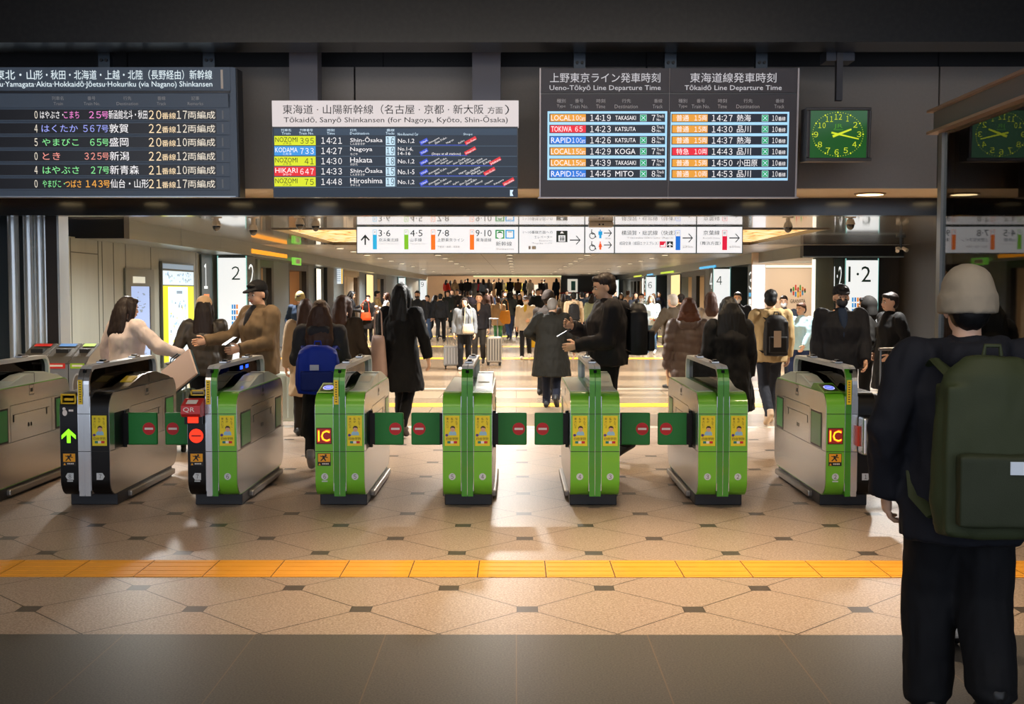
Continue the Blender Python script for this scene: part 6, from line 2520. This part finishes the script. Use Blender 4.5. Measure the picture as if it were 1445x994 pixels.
w18 = person('woman in a beige coat and green trousers walking away', 703, 35.4, 419.5, rz=8, walk=.14, arms=('down', 'front'), col='#a98d6c', legs='#3f7a5a', hair=('short', H_BRN), female=True, lod=1, hem=.72, bulk=1.15)
bag('orange yellow tote bag on the shoulder of the woman in beige', in_person(w18, .22, -.10, 1.0), R(20), '#d68f2e', w_=.36, h_=.40, d_=.14, strap=.36, name='tote_bag')
person('man all in black walking away alone on the open floor', 621.5, 38.3, 415, rz=-4, walk=.22, arms=('down', 'down'), col='#0e0e10', legs='#0d0d0f', hair=('short', H_BLK), lod=1, bulk=1.1)
w20 = person('person in a white coat, cap and mask with black trousers facing the camera', 742, 28.6, 418.5, rz=172, walk=.10, arms=('hold', 'down'), col='#b5ac9c', legs='#14161c', shoes='#c9c4bc', hair=('short', H_DBR), cap=('cap', '#3a3a42'), mask='w', lod=1, bulk=1.15, hem=.78, shirt='#a8922c')
bag('yellow carrier bag beside the person in the white coat', P(752, 480, 28.7), R(10), '#c9a31e', w_=.26, h_=.36, d_=.14, strap=.2, name='carrier_bag')
m21 = person('man in a beige hoodie seen from behind right of the stooping man', 809.5, 31.5, 413, rz=0, walk=.12, arms=('down', 'down'), col='#c3ac8c', legs='#16171c', hair=('short', H_BLK), lod=1, hood=True)
backpack(m21, 'black backpack worn over the beige hoodie', '#141416', zc=1.14, y=-.22)
person('man in a navy coat beyond the beige hoodie', 821, 37, 412, rz=20, walk=.12, col='#16202c', legs='#1d2a3c', hair=('short', H_BLK), lod=1, wear='coat', hem=.7)
person('person in a pale green jacket and jeans partly behind the tall man', 836, 34, 416, rz=-20, walk=.12, col='#a9b79a', legs='#32588a', hair=('bob', H_DBR), lod=1, female=True)
m24 = person('man in a pale grey green long coat and white mask facing the camera', 905, 33, 414.5, rz=176, walk=.12, arms=('down', 'down'), col='#b3bdb0', wear='coat', hem=.55, legs='#20242e', shoes='#141416', hair=('short', H_BLK), mask='w', lod=1, shirt='#e0e4ea')
bag('brown leather handbag held by the man in the grey green coat', P(911, 471, 32.9), R(10), '#8a4a1e', w_=.26, h_=.30, d_=.12, strap=.2)
person('woman in a pale blue and white jacket with blue trousers near the numeral 6 panel', 919, 30.5, 417, rz=160, walk=.14, arms=('hold', 'hold'), col='#b9cbd6', legs='#4a6a8c', shoes='#d8d4cc', hair=('mid', H_GRY), lod=1, female=True, bulk=1.15)
person('man in a dark coat over beige with a bald head before the numeral 6 panel', 922.5, 39, 414, rz=165, col='#1c1a1a', wear='coat', legs='#1b1b20', hair=(None, None), lod=1, shirt='#c9b294')
person('white-haired man in an olive brown jacket and beige trousers walking away', 949.5, 19.5, 416, rz=35, walk=.16, arms=('side', 'down'), col='#43382a', legs='#a98a66', hair=('short', H_WHT), lod=1, bulk=1.15, hem=.80)
person('man with a dark cap and yellow collar beyond the white-haired man', 961, 26, 416, rz=20, col='#3a3128', legs='#1c1c20', hair=('short', H_BLK), cap=('cap', '#1e1b1c'), lod=1, shirt='#e0c01e')
person('woman in a light grey coat with dark hair between quilted coat and black coat', 1003, 18.5, 413, rz=0, col='#a39a90', wear='coat', legs='#2a2728', hair=('mid', H_BRN), lod=1, female=True)
person('man in a white mask and dark jacket facing the camera before the teal opening', 1041, 22.5, 413, rz=165, col='#14161c', legs='#15161a', hair=('short', H_BLK), mask='w', lod=1)
person('man in a mask and grey jacket seen past the shoulder of the man in beige', 1106, 21.0, 418, rz=165, col='#2e3440', legs='#1f2026', hair=('short', H_DBR), mask='w', lod=1)
person('woman in a pale blue jacket and navy trousers below the arcade emblem', 1131, 18.5, 428, rz=130, walk=.16, arms=('front', 'down'), col='#a9ccd8', legs='#1f2c4c', hair=('short', H_BRN), lod=1, female=True, bulk=1.1)
person('man in a khaki beanie, navy jacket and white shirt looking down at the left', 424, 23.5, 413.5, rz=176, arms=('pocket', 'pocket'), col='#17263a', legs='#20242c', hair=('short', H_DBR), cap=('beanie', '#7c7350'), lod=1, look=(0, 18), shirt='#e0dedc', bulk=1.08)
m33 = person('man in black with wavy hair facing right and looking at a phone by the elevator', 495, 36.5, 411, rz=-82, arms=('phone', 'hold'), col='#111114', legs='#121216', hair=('mid', H_BLK), lod=1, look=(0, 15), hem=.78)
phone('phone held up by the man in black near the elevator', in_person(m33, -.0, .38, 1.24), R(-82))
w34 = person('woman in black with a mask facing the camera beside the glowing cream panel', 519.5, 37.5, 417, rz=176, arms=('front', 'down'), col='#1a1512', wear='coat', legs='#15161a', hair=('bun', H_DBR), mask='w', lod=1, female=True)
bag('bright orange shoulder bag on the woman in black with a mask', in_person(w34, .05, .20, .95), R(176), '#d2481a', w_=.34, h_=.26, d_=.10, strap=.40, name='shoulder_bag')
person('man in a beige jacket facing right with raised hands at the cream panel', 532, 39.5, 411, rz=-80, arms=('phone', 'phone'), col='#a58a5e', legs='#2c2a28', hair=('short', H_BLK), lod=1)
person('woman in a white top facing left at the cream panel', 546, 36, 414, rz=95, arms=('phone', 'hold'), col='#d5cfca', legs='#3a3c44', hair=('mid', H_BRN), lod=1, female=True)
person('man in dark grey facing the camera right of the woman in long black coat', 589, 33.5, 411, rz=172, walk=.1, col='#22252a', legs='#16171b', hair=('short', H_BLK), lod=1, mask='k')
person('person in a black jacket and striped top before the far white panel', 603, 39, 417, rz=150, walk=.12, col='#15161a', legs='#384a66', hair=('short', H_DBR), lod=1)
person('person bending in a black jacket left of the man in black', 611, 42, 417.5, rz=-60, walk=.2, lean=10, col='#141416', legs='#101014', hair=('bob', H_DBR), lod=1, female=True)

# ---- the far crowd: on the floor, then on the stairs and the level above
names_c = [('black', '#121214'), ('navy', '#1b2538'), ('dark grey', '#2f3136'), ('brown', '#4a382b'), ('beige', '#a78f70'), ('white', '#c6c2ba'), ('olive', '#4c4a34'), ('grey', '#6d6d70'), ('charcoal', '#222226')]
ORD = ['first', 'second', 'third', 'fourth', 'fifth', 'sixth', 'seventh', 'eighth', 'ninth', 'tenth', 'eleventh', 'twelfth', '13th', '14th', '15th', '16th', '17th', '18th', '19th', '20th', '21st', '22nd', '23rd', '24th', '25th', '26th', '27th', '28th', '29th', '30th', '31st', '32nd']
rnd = random.Random(21)
rowA = [(632, 46, 0), (638, 52, 8), (645, 48, 2), (649, 60, 0), (660, 55, 2), (664, 44, 0), (687, 50, 3), (692, 58, 1), (712, 44, 0), (719, 40, 2), (721.5, 55, 0), (727, 48, 6), (733, 42, 0), (748, 46, 3), (753, 58, 8), (759, 41, 0), (763, 52, 2), (795, 50, 3), (800, 60, 0), (828, 52, 8), (846, 56, 7), (868, 52, 0), (876, 42, 0), (886, 47, 4), (893, 60, 3), (897, 38, 2), (930, 50, 1), (575, 50, 8)]
rowA.sort()
for i, (px, Y, c) in enumerate(rowA):
    cn, cc = names_c[c]
    cc = '#%02x%02x%02x' % tuple(max(0, min(255, int(int(cc[j:j + 2], 16) + rnd.uniform(-6, 6)))) for j in (1, 3, 5))
    fem = rnd.random() < .5
    toward = rnd.random() < .6
    person('%s-clad commuter in the far crowd, %s from the left on the floor' % (cn, ORD[i]), px, Y, None, h=rnd.uniform(1.56, 1.66) if fem else rnd.uniform(1.66, 1.78),
           rz=(180 if toward else 0) + rnd.uniform(-20, 20), walk=rnd.choice((0, .12, .18)), arms=(rnd.choice(('down', 'front', 'hold')), rnd.choice(('down', 'back', 'front'))),
           wear=rnd.choice(('jacket', 'coat', 'jacket')), col=cc, legs=rnd.choice(('#131418', '#1b1c22', '#26221f', '#27344c')), hair=(rnd.choice(('mid', 'bob', 'long')) if fem else 'short', rnd.choice((H_BLK, H_DBR, H_BRN))),
           female=fem, lod=2, skin=SKIN_L if fem else SKIN, group='far crowd on the concourse floor')
rowB = [(630, 395, 85, ('orange red', '#d8321a')), (636, 396, 88, ('brown', '#4a382b')), (642, 397, 80, ('beige', '#a78f70')), (651, 393, 85.2, ('black', '#121214')), (657, 394, 87, ('tan', '#8f7350')), (660, 396, 81, ('charcoal', '#222226')),
        (669, 398, 81.5, ('light grey', '#8b8b8e')), (675, 397, 85.4, ('pink', '#b8344f')), (682, 398, 80, ('blue grey', '#5d6a7c')), (690, 399, 81.4, ('grey', '#6d6d70')), (697, 396, 87, ('cream', '#b7a88c')), (704, 397, 85, ('black', '#121214')), (709, 399, 88, ('olive', '#4c4a34')),
        (720, 396, 81.3, ('black', '#121214')), (731, 397, 81.2, ('brown', '#6a4f3a')), (742, 395, 86, ('navy', '#1b2538')), (748, 397, 85.0, ('white', '#bdb9b2')), (764, 397, 86, ('black', '#121214')), (768, 396, 88, ('dark grey', '#2f3136')), (785, 393, 81, ('dark blue', '#141c2a'))]
for i, (px, top, Y, (cn, cc)) in enumerate(rowB):
    st = max(0, min(9, int((Y - 76) / .55) + 1))
    z0 = st * .098
    fem = rnd.random() < .4
    person('%s-clad figure on the far stairs, %s from the left' % (cn, ORD[i]), px, Y, None, h=rnd.uniform(1.6, 1.75), rz=180 * (rnd.random() < .5) + rnd.uniform(-30, 30), walk=0,
           arms=('down', 'front'), wear=rnd.choice(('jacket', 'coat')), col=cc, legs='#15161a', hair=('mid' if fem else 'short', rnd.choice((H_BLK, H_DBR))), female=fem, lod=2, z0=z0, group='people on the far stairs')
suitcase('pale grey suitcase standing ahead of the person in the grey beanie', P(1332, 900, 5.3).x, 5.3, R(8), '#c9c5be', w_=.24, h_=.40, d_=.2, handle=.42)
suitcase('pale mint suitcase beyond the gates beside the walking woman with blue backpack', P(404, 412, 14.2).x, 14.2, R(10), '#c3d0c8', w_=.40, h_=.60, d_=.26, handle=.30)
suitcase('grey green suitcase beside the woman with the beige cap', P(243, 412, 12.0).x, 12.0, R(-12), '#5f6f68', w_=.40, h_=.58, d_=.26, handle=.25)
